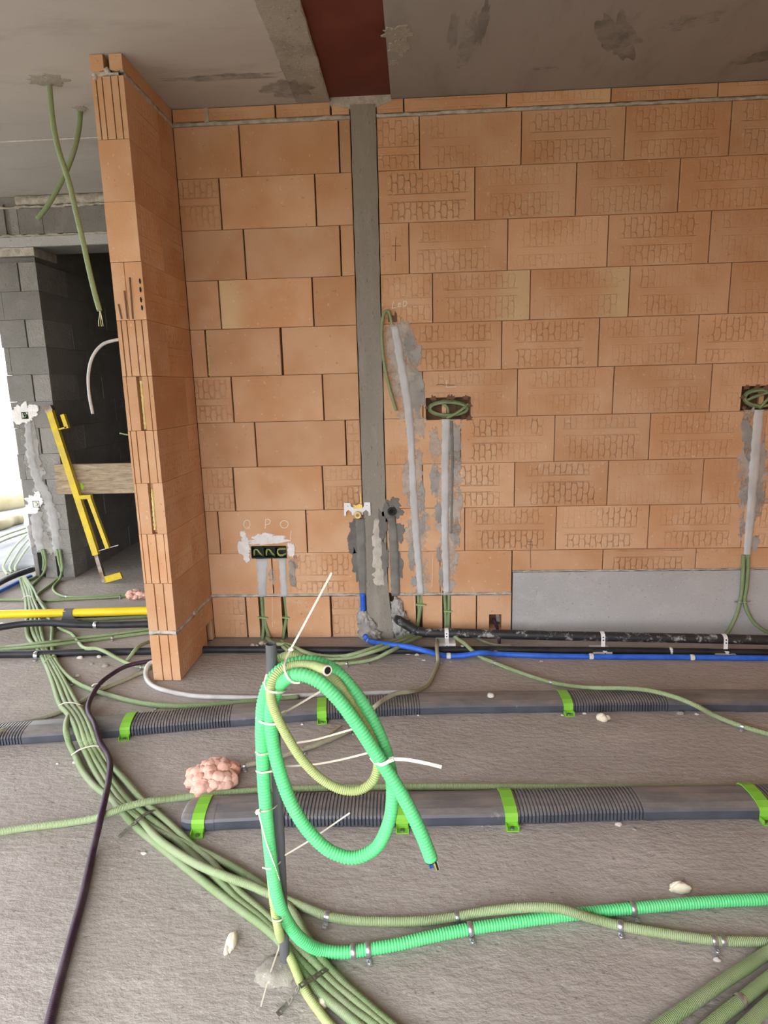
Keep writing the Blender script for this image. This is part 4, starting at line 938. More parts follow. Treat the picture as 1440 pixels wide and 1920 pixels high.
floor_cond('conduit', [(-600, 1240), (-30, 1216), (0, 1214), (83, 1205, .03), (146, 1197), (208, 1190), (272, 1181), (300, 1177)], .0105, 'cond', 'upper of two parallel conduits running from the left edge to the nib')
floor_cond('conduit', [(-600, 1246), (-30, 1221), (0, 1219), (83, 1211, .03), (167, 1201), (230, 1193), (275, 1187), (300, 1184)], .0105, 'cond', 'lower of two parallel conduits running from the left edge to the nib')
floor_cond('conduit', [(85, 1156), (98, 1165), (112, 1178), (135, 1189), (146, 1203), (163, 1216, .045), (181, 1216, .05), (198, 1222, .045), (225, 1237), (250, 1247), (282, 1253)], .0105, 'cond_pale', 'wavy conduit wandering over the black pipe to the nib foot')
floor_cond('conduit', [(238, 1239), (246, 1229, .03), (254, 1218, .05), (266, 1209, .04), (285, 1202)], .0105, 'cond', 'short conduit stub crossing the black pipe beside the nib')
floor_cond('conduit', [(116, 1074, .06), (112, 1086, .02), (102, 1098), (100, 1105), (108, 1114), (125, 1119), (167, 1119), (205, 1117), (240, 1114)], .0105, 'cond', 'conduit curving out of the pier foot to the small pink foam lump')
floor_cond('conduit', [(-600, 1133), (-20, 1126), (4, 1125), (42, 1125), (88, 1126), (146, 1123), (208, 1120), (240, 1117)], .0105, 'cond', 'straight conduit from the left edge to the small pink foam lump')
floor_cond('conduit', [(110, 1084, .02), (94, 1097), (80, 1107), (70, 1115), (72, 1122, .03), (80, 1132), (92, 1150)], .0105, 'cond', 'conduit bending from the pier foot into the bundle')
tag(tube('conduit', [W(78, 1030, BY - .02), W(82, 1047, BY - .03), W(82, 1062, BY - .05), F(76, 1074, .02), F(66, 1082, .012), F(52, 1088, .012), F(40, 1090, .03)], .0105, 'cond', None, 8), 'left conduit dropping from the first chase of the grey pier', 'conduit')
tag(tube('conduit', [W(82, 1030, BY - .02), W(86, 1050, BY - .03), W(85, 1066, BY - .05), F(78, 1080, .015), F(66, 1092, .012), F(56, 1102, .012)], .0105, 'cond', None, 8), 'right conduit dropping from the first chase of the grey pier', 'conduit')
tag(tube('conduit', [W(107, 1030, BY - .02), W(110, 1050, BY - .025), W(114, 1066, BY - .04), F(116, 1076, .05)], .0105, 'cond', None, 8), 'left conduit dropping from the second chase of the grey pier', 'conduit')
tag(tube('conduit', [W(112, 1030, BY - .02), W(115, 1050, BY - .025), W(117, 1066, BY - .05), F(114, 1080, .03), F(108, 1086, .02)], .0105, 'cond', None, 8), 'right conduit dropping from the second chase of the grey pier', 'conduit')
WH = [(300, 1240, .04), (282, 1243, .04), (275, 1252, .03), (273, 1264), (279, 1279), (293, 1289), (320, 1297), (367, 1305), (417, 1307), (487, 1308), (560, 1304), (640, 1301), (720, 1299), (775, 1297)]
floor_cond('conduit', WH, .0115, 'cond_white', 'grey-white conduit curling round the nib foot and along the rear duct', seg=10)
TN = [(818, 1186, .07), (820, 1196, .04), (819, 1212, .062), (820, 1228, .04), (821, 1240, .012), (814, 1262, .012), (804, 1281, .012), (787, 1294, .03), (767, 1297, .06), (744, 1300, .068), (723, 1310, .069), (706, 1322, .068), (690, 1340, .03), (672, 1357, .012), (652, 1371, .012), (600, 1394, .012), (570, 1404, .012), (520, 1420, .012), (480, 1431, .012), (445, 1438, .012)]
floor_cond('conduit', TN, .0105, 'cond_tan', 'dusty conduit from the wall over the rear duct into the pink foam')
D1 = [(845, 1186, .08), (857, 1197, .06), (872, 1207, .06), (884, 1219, .045), (898, 1230, .012), (928, 1243), (981, 1263), (1033, 1279), (1086, 1288, .03), (1130, 1290, .055), (1166, 1290, .066), (1214, 1294, .069), (1263, 1306, .070), (1303, 1322, .066), (1343, 1343, .02), (1392, 1362), (1440, 1376), (1490, 1392), (1650, 1420), (1900, 1440)]
floor_cond('conduit', D1, .0110, 'cond_pale', 'sage conduit sweeping over the right part of the rear flat duct')
D2 = [(-600, 1625), (-300, 1598), (-40, 1567), (0, 1560), (50, 1552), (133, 1542), (180, 1534, .02), (207, 1524, .04), (240, 1512, .042), (283, 1502, .038), (320, 1498, .02), (360, 1493), (400, 1489), (480, 1483), (600, 1478), (700, 1476), (830, 1475), (1000, 1476), (1120, 1477), (1300, 1476), (1700, 1474), (2050, 1472)]
floor_cond('conduit', D2, .0125, 'cond_pale', 'ribbed sage conduit crossing over the bundle and lying behind the front duct', seg=10)
for pts, lab in (([(500, 1196, .03), (517, 1207, .05), (538, 1208, .055), (552, 1213, .055), (571, 1222, .045), (599, 1229, .012), (632, 1231, .012), (660, 1227, .04), (700, 1215, .055), (740, 1201, .045), (780, 1188, .03)], 'rear conduit of the three sagging along the wall foot'),
                 ([(528, 1202, .04), (538, 1212, .055), (549, 1219, .05), (571, 1229, .02), (599, 1235, .012), (632, 1236, .012), (660, 1233, .02), (705, 1220, .055), (745, 1205, .05), (782, 1191, .03)], 'middle conduit of the three sagging along the wall foot'),
                 ([(530, 1212, .055), (546, 1223, .05), (570, 1234, .015), (599, 1241), (627, 1244), (660, 1243), (700, 1236, .02), (730, 1222, .055), (760, 1206, .05), (790, 1193, .03)], 'front conduit of the three sagging along the wall foot')):
    floor_cond('conduit', pts, .0105, 'cond_pale', lab)
floor_cond('conduit', [(880, 1190, .06), (893, 1196, .02), (910, 1204), (935, 1210), (960, 1210)], .0095, 'cond_tan', 'short dusty conduit bending out under the lagged pipe')
for pts, lab in (([(2300, 1700), (1900, 1704), (1660, 1710), (1560, 1722, .03), (1490, 1755, .045), (1440, 1786), (1395, 1816), (1348, 1847), (1295, 1884), (1244, 1920), (1215, 1942), (1120, 2030), (1040, 2150)], 'uppermost of the three conduits in the bottom right corner'),
                 ([(2300, 1730), (1900, 1736), (1700, 1742), (1600, 1752, .03), (1540, 1775, .045), (1490, 1800, .03), (1440, 1836), (1390, 1876), (1336, 1919), (1310, 1942), (1200, 2040), (1110, 2160)], 'middle of the three conduits in the bottom right corner'),
                 ([(2350, 1752, .03), (1900, 1762, .045), (1700, 1772, .045), (1600, 1785, .045), (1540, 1806, .03), (1490, 1842), (1440, 1884), (1405, 1917), (1380, 1942), (1275, 2045), (1180, 2170)], 'lowest of the three conduits in the bottom right corner')):
    floor_cond('conduit', pts, .0145, 'cond', lab, seg=10)
floor_cond('conduit', [(120, 1160), (150, 1158), (200, 1156), (272, 1153), (310, 1151)], .010, 'purple', 'dark aubergine conduit in the shadow under the yellow gas pipe')
floor_cond('conduit', [(100, 1166), (150, 1162), (200, 1160), (272, 1156), (310, 1154)], .010, 'cond', 'sage conduit between the yellow gas pipe and the black pipe')
# lagged and plain pipes
PA = tag(tube('lagged_pipe', [W(744, 1160, -.01), F(752, 1166, .125), F(766, 1174, .10), F(780, 1182, .085), F(800, 1186, .080), F(860, 1187, .080), F(1000, 1191, .080), F(1150, 1194, .080), F(1300, 1197, .080), F(1440, 1200, .080), F(1560, 1203, .080), F(1680, 1206, .080)], .026, 'black', None, 12), 'black lagged pipe with cement splashes leaving the post along the wall', 'pipe')
MB().ring(F(783, 1183, .083), (1, -.6, -.3), .023, .006).build('coupling', 'black_clean', PA, True)
tag(tube('lagged_pipe', fpath([(376, 1218), (500, 1218), (640, 1219), (760, 1220), (880, 1218), (1000, 1219), (1150, 1220), (1300, 1222), (1440, 1224), (1560, 1226), (1700, 1228)], .019), .019, 'black_clean', None, 10), 'black pipe lying on the floor along the whole wall', 'pipe')
BLU = [(684, 1192, .05), (690, 1200, .02), (705, 1205, .04), (725, 1208, .058), (760, 1212, .062), (800, 1221, .055), (825, 1228, .025), (841, 1230), (870, 1229, .025), (900, 1224, .042), (930, 1226, .018), (1000, 1229), (1100, 1231), (1250, 1232), (1440, 1234), (1560, 1236), (1700, 1238)]
bl = floor_cond('water_pipe', BLU, .0145, 'blue', 'blue water pipe snaking along the floor by the wall', 'pipe', 12)
MB().ring(F(691, 1200, .02), (1, -.6, -.2), .015, .003).build('sleeve', 'white_plastic', bl, True)
YP = tube('gas_pipe', [F(-700, 1169, .068), F(-40, 1153, .068), F(135, 1149, .068), F(275, 1145, .068), F(330, 1143, .068)], .027, 'yellow', None, 16)
tag(YP, 'yellow gas pipe running from the left edge to the nib', 'pipe')
floor_cond('lagged_pipe', [(-700, 1200, .045), (-40, 1182, .045), (0, 1176, .05), (40, 1170, .055), (90, 1168, .056), (140, 1171, .05), (200, 1172, .045), (275, 1170, .045), (320, 1169, .045)], .021, 'black_clean', 'black lagged pipe just in front of the yellow gas pipe', 'pipe', 10)
floor_cond('lagged_pipe', [(-700, 1243), (-40, 1228), (0, 1227), (80, 1226), (160, 1223), (275, 1221), (310, 1220)], .020, 'black_clean', 'black pipe on the floor left of the nib nearest the viewer', 'pipe', 10)
floor_cond('lagged_pipe', [(-30, 1112, .05), (0, 1092, .05), (25, 1080, .05), (50, 1071, .05), (62, 1067, .05)], .024, 'black_clean', 'black lagged pipe bending in from outside at the left edge', 'pipe', 10)
floor_cond('water_pipe', [(-30, 1124, .02), (0, 1108, .02), (30, 1093, .02), (58, 1080, .02)], .016, 'blue', 'blue water pipe beside the grey pier at the left edge', 'pipe', 10)
# grey saddle on the yellow pipe
t = thing('pipe_saddle', 'grey saddle holding the yellow gas pipe down', 'clip', F(133, 1162, 0))
c = F(131, 1149, .068); m = MB()
m.poly([(c.x - .055, c.y - .034, 0), (c.x + .075, c.y - .034, 0), (c.x + .06, c.y - .033, .03), (c.x + .03, c.y - .031, .06), (c.x + .03, c.y - .03, .085), (c.x - .03, c.y - .03, .085), (c.x - .03, c.y - .031, .06), (c.x - .045, c.y - .033, .03)], (0, .004, 0)); m.build('saddle_plate', 'pole', t)
V = []; Q = []
for i in range(11):
    a = math.pi * i / 10; V += [(c.x - .03, c.y - math.cos(a) * .0285, c.z + math.sin(a) * .0285), (c.x + .03, c.y - math.cos(a) * .0285, c.z + math.sin(a) * .0285)]
for i in range(10): Q.append([2 * i, 2 * i + 1, 2 * i + 3, 2 * i + 2])
obj('saddle_band', V, Q, 'pole', t, True)

# ---------------------------------------------------------------- flat ventilation ducts
PROF = [(-.066, .002), (-.068, .010), (-.068, .034), (-.062, .042), (-.040, .050), (0, .053), (.040, .050), (.062, .042), (.068, .034), (.068, .010), (.066, .002)]
def duct_piece(name, path, s0, s1, parent, flex=False, scale=1.0, end_left=False):
    P, s = path; L_ = s1 - s0
    if flex:
        pitch = .0122; n = int(L_ / pitch); ss = []; kk = []
        for i in range(n):
            b0 = s0 + L_ * i / n; p = L_ / n
            for f, q in ((0, .87), (.10, 1.0), (.70, 1.0), (.80, .87)): ss.append(b0 + p * f); kk.append(q)
        ss.append(s1); kk.append(.87)
    elif end_left:
        ss = [s0, s0 + .004, s0 + .012, s0 + .028, s0 + .05, s1]; kk = [.72, .82, .90, .97, 1, 1]
    else:
        n = max(2, int(L_ / .05)); ss = [s0 + L_ * i / n for i in range(n + 1)]; kk = [1.0] * (n + 1)
    V = []; Q = []; k = len(PROF)
    for q, f in zip(ss, kk):
        c = np.array([np.interp(q, s, P[:, a]) for a in range(3)]); c2 = np.array([np.interp(q + .01, s, P[:, a]) for a in range(3)])
        c1 = np.array([np.interp(q - .01, s, P[:, a]) for a in range(3)]); t_ = c2 - c1; t_ /= np.linalg.norm(t_); n_ = np.array([-t_[1], t_[0], 0])
        for y, z in PROF: V.append(c + n_ * (y * f * scale) + np.array([0, 0, .026 + (z - .026) * (f if flex else (1 - (1 - f) * .8)) * scale]))
    for i in range(len(ss) - 1):
        for j in range(k): j2 = (j + 1) % k; Q.append([i * k + j, i * k + k + j, i * k + k + j2, i * k + j2])
    Q += [list(range(k)), [(len(ss) - 1) * k + j for j in range(k)][::-1]]
    return obj(name, V, Q, 'duct', parent)
def duct_path(front):
    P = [F(x, y, 0) for x, y in front]; out = []
    for i, p in enumerate(P):
        t_ = (P[min(i + 1, len(P) - 1)] - P[max(i - 1, 0)]); n_ = Vector((-t_.y, t_.x, 0)).normalized(); out.append(p + n_ * .068)
    return spline(out, .02)
def s_at(path, px, py):
    q = F(px, py, 0); P, s = path; return float(s[np.argmin(np.hypot(P[:, 0] - q.x, P[:, 1] - q.y))])
fr1 = [(-600, 1455), (-90, 1408), (0, 1400), (130, 1391), (230, 1383), (440, 1364), (600, 1352), (800, 1341), (1060, 1337), (1250, 1335), (1440, 1336), (1600, 1337), (1860, 1338)]
fr2 = [(337, 1561), (370, 1561), (500, 1554), (755, 1552), (960, 1548), (1210, 1540), (1440, 1537), (1600, 1534), (2100, 1526)]
def fy(fr, x): return float(np.interp(x, [p[0] for p in fr], [p[1] for p in fr]))
p1, p2 = duct_path(fr1), duct_path(fr2)
d1 = thing('ventilation_duct', 'rear flat slate ventilation duct running across the floor', 'duct', F(720, 1345, 0))
d2 = thing('ventilation_duct', 'front flat slate ventilation duct with a closed left end', 'duct', F(720, 1552, 0))
for (dd, pp, fr, secs) in ((d1, p1, fr1, [(-580, -250, 0), (-250, 44, 1), (44, 240, 0), (240, 432, 1), (432, 606, 0), (606, 785, 1), (785, 1072, 0), (1072, 1252, 1), (1252, 1840, 0)]),
                           (d2, p2, fr2, [(338, 512, 2), (512, 748, 1), (748, 968, 0), (968, 1207, 1), (1207, 1432, 0), (1432, 1660, 1), (1660, 2080, 0)])):
    for (x0, x1, fl) in secs:
        a, b_ = s_at(pp, x0, fy(fr, x0)), s_at(pp, x1, fy(fr, x1))
        if fl == 1: tag(duct_piece('flexible_section', pp, a, b_, dd, True), 'ribbed flexible section')
        else: duct_piece('duct_section', pp, a, b_, dd, False, 1.0, fl == 2)
for (dd, pp, fr, x) in ((d2, p2, fr2, 388), (d2, p2, fr2, 1225), (d1, p1, fr1, 940), (d1, p1, fr1, 1395), (d1, p1, fr1, 470)):
    a = s_at(pp, x, fy(fr, x)); duct_piece('socket_collar', pp, a - .03, a + .03, dd, False, 1.02)
# lime-green straps
def duct_strap(px, path, fr, lab):
    s0 = s_at(path, px, fy(fr, px)); P, s = path; c = Vector([float(np.interp(s0, s, P[:, a])) for a in range(3)])
    c2 = Vector([float(np.interp(s0 + .02, s, P[:, a])) for a in range(3)]); tx = (c2 - c).normalized(); ny = Vector((-tx.y, tx.x, 0))
    t = thing('duct_strap', lab, 'strap', c); hw = .021
    pr = [(-.074, .016), (-.0735, .037), (-.066, .046), (-.042, .0545), (0, .0575), (.042, .0545), (.066, .046), (.0735, .037), (.074, .0)]
    V = []; Q = []
    for y, z in pr:
        k = 1 + .06 * (1 if z > 0 else 0); 
        for e in (-hw, hw): V.append(c + tx * e + ny * y + Vector((0, 0, z))); V.append(c + tx * e + ny * (y * .965) + Vector((0, 0, z - .003)))
    for i in range(len(pr) - 1):
        a = 4 * i; Q += [[a, a + 4, a + 6, a + 2], [a + 1, a + 3, a + 7, a + 5], [a, a + 1, a + 5, a + 4], [a + 2, a + 6, a + 7, a + 3]]
    obj('strap_band', V, Q, 'clamp', t)
    # the front foot: a pocket with cheeks round the screw
    m = MB()
    def bx(x0, x1, y0, y1, z0, z1):
        Pv = [c + tx * x + ny * y + Vector((0, 0, z)) for x, y, z in ((x0, y0, z0), (x1, y0, z0), (x1, y1, z0), (x0, y1, z0), (x0, y0, z1), (x1, y0, z1), (x1, y1, z1), (x0, y1, z1))]
        m.add(Pv, [[0, 3, 2, 1], [4, 5, 6, 7], [0, 1, 5, 4], [1, 2, 6, 5], [2, 3, 7, 6], [3, 0, 4, 7]])
    bx(-hw, hw, -.098, -.072, 0, .003); bx(-hw, -hw + .003, -.098, -.071, 0, .018); bx(hw - .003, hw, -.098, -.071, 0, .018); bx(-hw, hw, -.076, -.073, .0, .018)
    m.build('foot', 'clamp', t)
    MB().disc(c + ny * -.086 + Vector((0, 0, .003)), (0, 0, 1), .008, .007, .004, 10).build('screw', 'metal_old', t)
for px, pp, fr, lab in ((237, p1, fr1, 'lime-green strap over the rear duct nearest the nib'), (604, p1, fr1, 'lime-green strap over the rear duct seen behind the coiled hose'), (1066, p1, fr1, 'lime-green strap over the right part of the rear duct'),
                        (372, p2, fr2, 'lime-green strap at the closed left end of the front duct'), (758, p2, fr2, 'lime-green strap on the front duct half hidden by the coiled hose'), (962, p2, fr2, 'lime-green strap in the middle of the front duct'), (1428, p2, fr2, 'lime-green strap on the front duct cut by the right edge')):
    duct_strap(px, pp, fr, lab)

# ---------------------------------------------------------------- pole with the coiled hoses
pb = F(535, 1812, 0)
t = thing('pole', 'grey plastic pole set upright in a cement pat, carrying the coils', 'pole', pb)
top = W(508, 1207, -2.134); vec = top - pb
V = []; Q = []; n = 20; sgm = 18
for i, (rr) in enumerate((.0125, .0125, .0105, .0105)):
    c = pb + Vector((0, 0, .0)) if i == 0 else (top if i in (1, 2) else pb + vec * .9)
    for j in range(sgm): a = 2 * math.pi * j / sgm; V.append(c + Vector((math.cos(a) * rr, math.sin(a) * rr, 0)))
for i in range(3):
    for j in range(sgm): Q.append([i * sgm + j, i * sgm + (j + 1) % sgm, (i + 1) * sgm + (j + 1) % sgm, (i + 1) * sgm + j])
Q.append([3 * sgm + j for j in range(sgm)])
obj('tube', V, Q, 'pole', t, False)
lump('cement_pat', (pb.x - .01, pb.y - .02, -.002), (.06, .045, .018), 'rough_band', 4, t, 3, .4, 2.5)
# thick green hose: from the right edge along the floor, up the pole, round twice
def wy(x, y, Y): return W(x, y, Y)
RH = .0157
HP = [F(2350, 1652, RH), F(1900, 1667, RH), F(1560, 1680, RH), F(1440, 1686, RH), F(1330, 1691, RH), F(1200, 1702, RH), F(1080, 1714, RH), F(960, 1730, RH), F(880, 1742, RH), F(800, 1758, RH), F(740, 1772, RH), F(690, 1780, RH), F(640, 1786, .018), F(600, 1781, .030),
      wy(566, 1762, -2.135), wy(541, 1732, -2.150), wy(523, 1692, -2.165), wy(512, 1640, -2.172), wy(506, 1590, -2.172), wy(500, 1530, -2.172), wy(495, 1470, -2.172), wy(492, 1410, -2.172), wy(491, 1358, -2.172), wy(495, 1312, -2.170), wy(509, 1275, -2.160), wy(535, 1251, -2.150), wy(575, 1241, -2.145), wy(618, 1251, -2.145), wy(655, 1285, -2.145), wy(690, 1335, -2.150), wy(718, 1395, -2.155), wy(731, 1440, -2.16), wy(736, 1490, -2.165),
      wy(728, 1545, -2.172), wy(704, 1590, -2.178), wy(664, 1608, -2.182), wy(620, 1596, -2.182), wy(580, 1560, -2.182), wy(548, 1510, -2.182), wy(527, 1455, -2.180), wy(513, 1400, -2.178), wy(508, 1350, -2.185), wy(513, 1308, -2.192), wy(531, 1277, -2.20), wy(560, 1265, -2.205), wy(597, 1277, -2.21), wy(632, 1309, -2.21), wy(668, 1356, -2.208), wy(703, 1410, -2.206), wy(732, 1455, -2.21), wy(762, 1505, -2.215), wy(785, 1552, -2.22), wy(800, 1588, -2.222), wy(809, 1612, -2.224)]
t = thing('green_hose', 'thick bright green corrugated hose coiled on the pole and clipped along the floor', 'hose', F(690, 1780, 0))
tube('hose_body', HP, RH, 'green', t, 14, None, (.0078, .0017))
e0, e1 = HP[-2], HP[-1]; dr = (e1 - e0).normalized()
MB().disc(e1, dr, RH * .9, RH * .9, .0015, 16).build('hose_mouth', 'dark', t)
for ox, oz, mt, ln in ((-.008, .0, 'wire_blue', .020), (-.003, .0, 'wire_blue', .018), (.003, .003, 'wire_red', .012), (.005, .0, 'wire_yellow', .024), (.010, .0, 'wire_pale', .022), (.008, -.004, 'dark', .020)):
    a = e1 + Vector((ox, oz, 0)); tube('wire', [a - dr * .01, a + dr * ln * .5, a + dr * ln + Vector((0, 0, -.002))], .0024, mt, t, 6)
# olive hose
RO = .0108
OP = [F(820, 2180, RO), F(730, 2045, RO), F(640, 1945, RO), F(614, 1917, RO), F(596, 1893, RO), F(578, 1868, .02), F(564, 1842, .026), F(549, 1806, .03), F(533, 1772, .04), wy(521, 1738, -2.19), wy(514, 1700, -2.150), wy(508, 1640, -2.138), wy(503, 1560, -2.138), wy(499, 1480, -2.135), wy(497, 1400, -2.130), wy(498, 1330, -2.120), wy(506, 1270, -2.112), wy(520, 1240, -2.108), wy(540, 1229, -2.108), wy(566, 1233, -2.108), wy(594, 1245, -2.112), wy(618, 1263, -2.15), wy(640, 1290, -2.175), wy(668, 1335, -2.180), wy(692, 1375, -2.178), wy(705, 1410, -2.176), wy(708, 1436, -2.186), wy(699, 1464, -2.20), wy(674, 1481, -2.206), wy(640, 1480, -2.212), wy(602, 1460, -2.212), wy(568, 1426, -2.212), wy(538, 1380, -2.212), wy(516, 1335, -2.214), wy(507, 1300, -2.214), wy(513, 1273, -2.20), wy(531, 1254, -2.185), wy(558, 1247, -2.182), wy(586, 1248, -2.190), wy(604, 1253, -2.208), wy(614, 1257, -2.224)]
t = thing('olive_hose', 'olive corrugated hose coiled on the pole with an open end', 'hose', F(578, 1868, 0))
tube('hose_body', OP, RO, 'olive', t, 12, None, (.0046, .0013))
dr = (OP[-1] - OP[-2]).normalized(); MB().ring(OP[-1], dr, RO * .9, .0024).build('hose_lip', 'tie', t, True); MB().disc(OP[-1], dr, RO * .8, RO * .8, .0012, 14).build('hose_mouth', 'dark', t)

# cable ties
def tie(label, loop=None, tail=None, head=None, w=.0045, mat='tie'):
    base = (loop or tail)[0]; t = thing('cable_tie', label, 'cable tie', base)
    def rib(name, pts, wd):
        path, s = spline(pts, .006); T_, A, B = frames(path); V = []; Q = []
        vdir = np.array([0.05, -.98, .19])
        for p, tt in zip(path, T_):
            sd = np.cross(tt, vdir); sd /= np.linalg.norm(sd) + 1e-9; nn = np.cross(sd, tt)
            for a, b_ in ((-1, -1), (1, -1), (1, 1), (-1, 1)): V.append(p + sd * a * wd / 2 + nn * b_ * .0008)
        for i in range(len(path) - 1):
            for k in range(4): Q.append([4 * i + k, 4 * i + (k + 1) % 4, 4 * i + 4 + (k + 1) % 4, 4 * i + 4 + k])
        Q += [[3, 2, 1, 0], [4 * (len(path) - 1) + k for k in range(4)]]
        obj(name, V, Q, mat, t)
    if loop: rib('band', loop, w)
    if tail: rib('tail', tail, w)
    if head is not None: MB().bar(head - Vector((.005, 0, .002)), head + Vector((.005, 0, .002)), .007, .009, (0, 1, 0)).build('head', mat, t)
    return t
tie('pale cable tie round the top of the coils, its long tail standing upright', [wy(545, 1217, -2.15), wy(536, 1236, -2.175), wy(533, 1252, -2.205), wy(538, 1268, -2.222), wy(548, 1279, -2.222), wy(562, 1280, -2.215)], [wy(545, 1217, -2.15), wy(560, 1190, -2.15), wy(590, 1134, -2.14), wy(622, 1074, -2.13)], wy(546, 1217, -2.15))
tie('pale cable tie round the upper left of the coils', [wy(500, 1264, -2.18), wy(496, 1280, -2.195), wy(500, 1293, -2.215), wy(513, 1298, -2.230), wy(530, 1298, -2.215), wy(536, 1294, -2.19)])
tie('pale cable tie with a tail crossing inside the loop over the rear duct', None, [wy(531, 1337, -2.10), wy(566, 1317, -2.08), wy(601, 1296, -2.07)], wy(532, 1337, -2.10))
tie('pale cable tie tight round both green strands below the top', [wy(480, 1346, -2.18), wy(490, 1354, -2.19), wy(505, 1358, -2.205), wy(518, 1358, -2.205)], None)
tie('pale cable tie round green hose and pole with a tail rising to the right', [wy(479, 1410, -2.175), wy(487, 1415, -2.190), wy(503, 1413, -2.178)], [wy(548, 1394, -2.13), wy(590, 1387, -2.13), wy(630, 1376, -2.12), wy(661, 1367, -2.12)])
tie('cable tie with a long level tail inside the loop, round hose and pole', [wy(480, 1446, -2.175), wy(490, 1449, -2.190), wy(510, 1446, -2.178)], [wy(530, 1437, -2.13), wy(590, 1433, -2.13), wy(640, 1424, -2.13), wy(692, 1411, -2.13)])
tie('pale cable tie tying hose to pole with a tail hanging down', [wy(483, 1520, -2.175), wy(495, 1521, -2.192), wy(512, 1516, -2.170), wy(520, 1509, -2.15)], [wy(484, 1522, -2.19), wy(498, 1575, -2.195), wy(512, 1615, -2.185), wy(524, 1650, -2.175)], wy(484, 1522, -2.19), .003)
tie('pale cable tie low on the pole with a tail crossing behind the green loop', [wy(492, 1627, -2.18), wy(505, 1629, -2.19), wy(517, 1624, -2.17), wy(526, 1616, -2.15)], [wy(528, 1607, -2.14), wy(580, 1576, -2.12), wy(620, 1549, -2.12), wy(656, 1524, -2.12)], None, .0035)
tie('thick cream cable tie where the hoses cross, tail sticking out right', [wy(695, 1420, -2.20), wy(704, 1430, -2.215), wy(718, 1433, -2.228), wy(734, 1424, -2.225)], [wy(734, 1423, -2.23), wy(760, 1424, -2.235), wy(795, 1430, -2.24), wy(828, 1438, -2.24)], wy(734, 1424, -2.23), .0075)
tie('pale cable tie at the foot of the pole with a tail down to the floor', [wy(510, 1718, -2.17), wy(514, 1727, -2.19), wy(526, 1726, -2.187), wy(536, 1714, -2.165)], [F(534, 1735, .05), F(523, 1776, .035), F(505, 1830, .02), F(489, 1887, .004)], None, .0035)

# clips on the hoses
def clip(px, py, r, dpx, lab, z=None, foot=True, side=-1, w=.013, mat='metal', group=None, parts=True):
    """pressed metal saddle; dpx = another sight point further along the run"""
    z = r if z is None else z
    c = F(px, py, z); d = (F(dpx[0], dpx[1], z) - c).normalized(); n_ = Vector((-d.y, d.x, 0)) * side * -1
    if n_.y > 0 and side < 0: n_ = -n_
    t = thing('pipe_clip', lab, 'clip', Vector((c.x, c.y, 0)), group); R_ = r + .0012; V = []; Q = []
    for i in range(15):
        a = math.radians(-35 + 250 * i / 14); e = n_ * math.cos(a) * R_ + Vector((0, 0, 1)) * math.sin(a) * R_
        for q in (-w / 2, -w / 6, w / 6, w / 2):
            V.append(c + d * q + e * (1.0 + (.10 if abs(q) < w / 4 else 0)))
    for i in range(14):
        for k in range(3): Q.append([4 * i + k, 4 * i + k + 1, 4 * i + 5 + k, 4 * i + 4 + k])
    obj('band', V, Q, mat, t, True)
    if foot:
        f0 = Vector((c.x, c.y, 0)) + n_ * (r * .9)
        MB().bar(f0 + Vector((0, 0, .002)), f0 + n_ * .022 + Vector((0, 0, .002)), w, .003).build('foot', mat, t)
        MB().ring(f0 + n_ * .013 + Vector((0, 0, .0045)), (0, 0, 1), .0045, .0016, 12, 5).build('screw', mat, t, True)
    return t
for (x, y, dp, lab, ft) in ((662, 1784, (700, 1779), 'plain metal band on the green hose nearest the pole', False), (690, 1780, (740, 1772), 'first screwed metal clip on the green hose right of the pole', True), (881, 1742, (960, 1730), 'second screwed metal clip on the green hose right of the pole', True), (1186, 1703, (1330, 1691), 'rightmost metal clip on the thick green hose', True)):
    clip(x, y, RH, dp, lab, None, ft)
for (x, y, dp, lab, ft) in ((614, 1718, (661, 1726), 'metal clip on the ribbed conduit closest to the pole', True), (857, 1719, (920, 1708), 'metal clip on the ribbed conduit just behind the green hose', True), (1163, 1736, (1250, 1751), 'metal clip on the ribbed conduit after it crosses the hose', True), (1338, 1763, (1400, 1765), 'left of two touching metal clips on the ribbed conduit', True), (1355, 1764, (1400, 1765), 'right of two touching metal clips on the ribbed conduit', False)):
    clip(x, y, RC, dp, lab, None, ft)
clip(1388, 1877, .0145, (1440, 1836), 'metal clip on the middle conduit in the bottom right corner', None, False)
clip(168, 1537, .0125, (133, 1542), 'metal clip on the crossing conduit left of the purple one', None, False)
clip(458, 1436, .0105, (480, 1431), 'metal clip where the dusty conduit leaves the pink foam', None, True)
clip(567, 1405, .0105, (600, 1394), 'metal clip on the dusty conduit seen through the coil', None, True)
clip(654, 1370, .0105, (672, 1357), 'metal clip on the dusty conduit just left of the green strands', None, True)
clip(1392, 1362, .011, (1440, 1376), 'metal clip on the conduit in front of the rear duct at the right', None, True)
clip(1033, 1279, .011, (1086, 1288), 'metal clip on the sweeping conduit behind the rear duct', None, False)
clip(929, 1243, .011, (981, 1263), 'metal clip on the sweeping conduit next to the blue pipe', None, True)
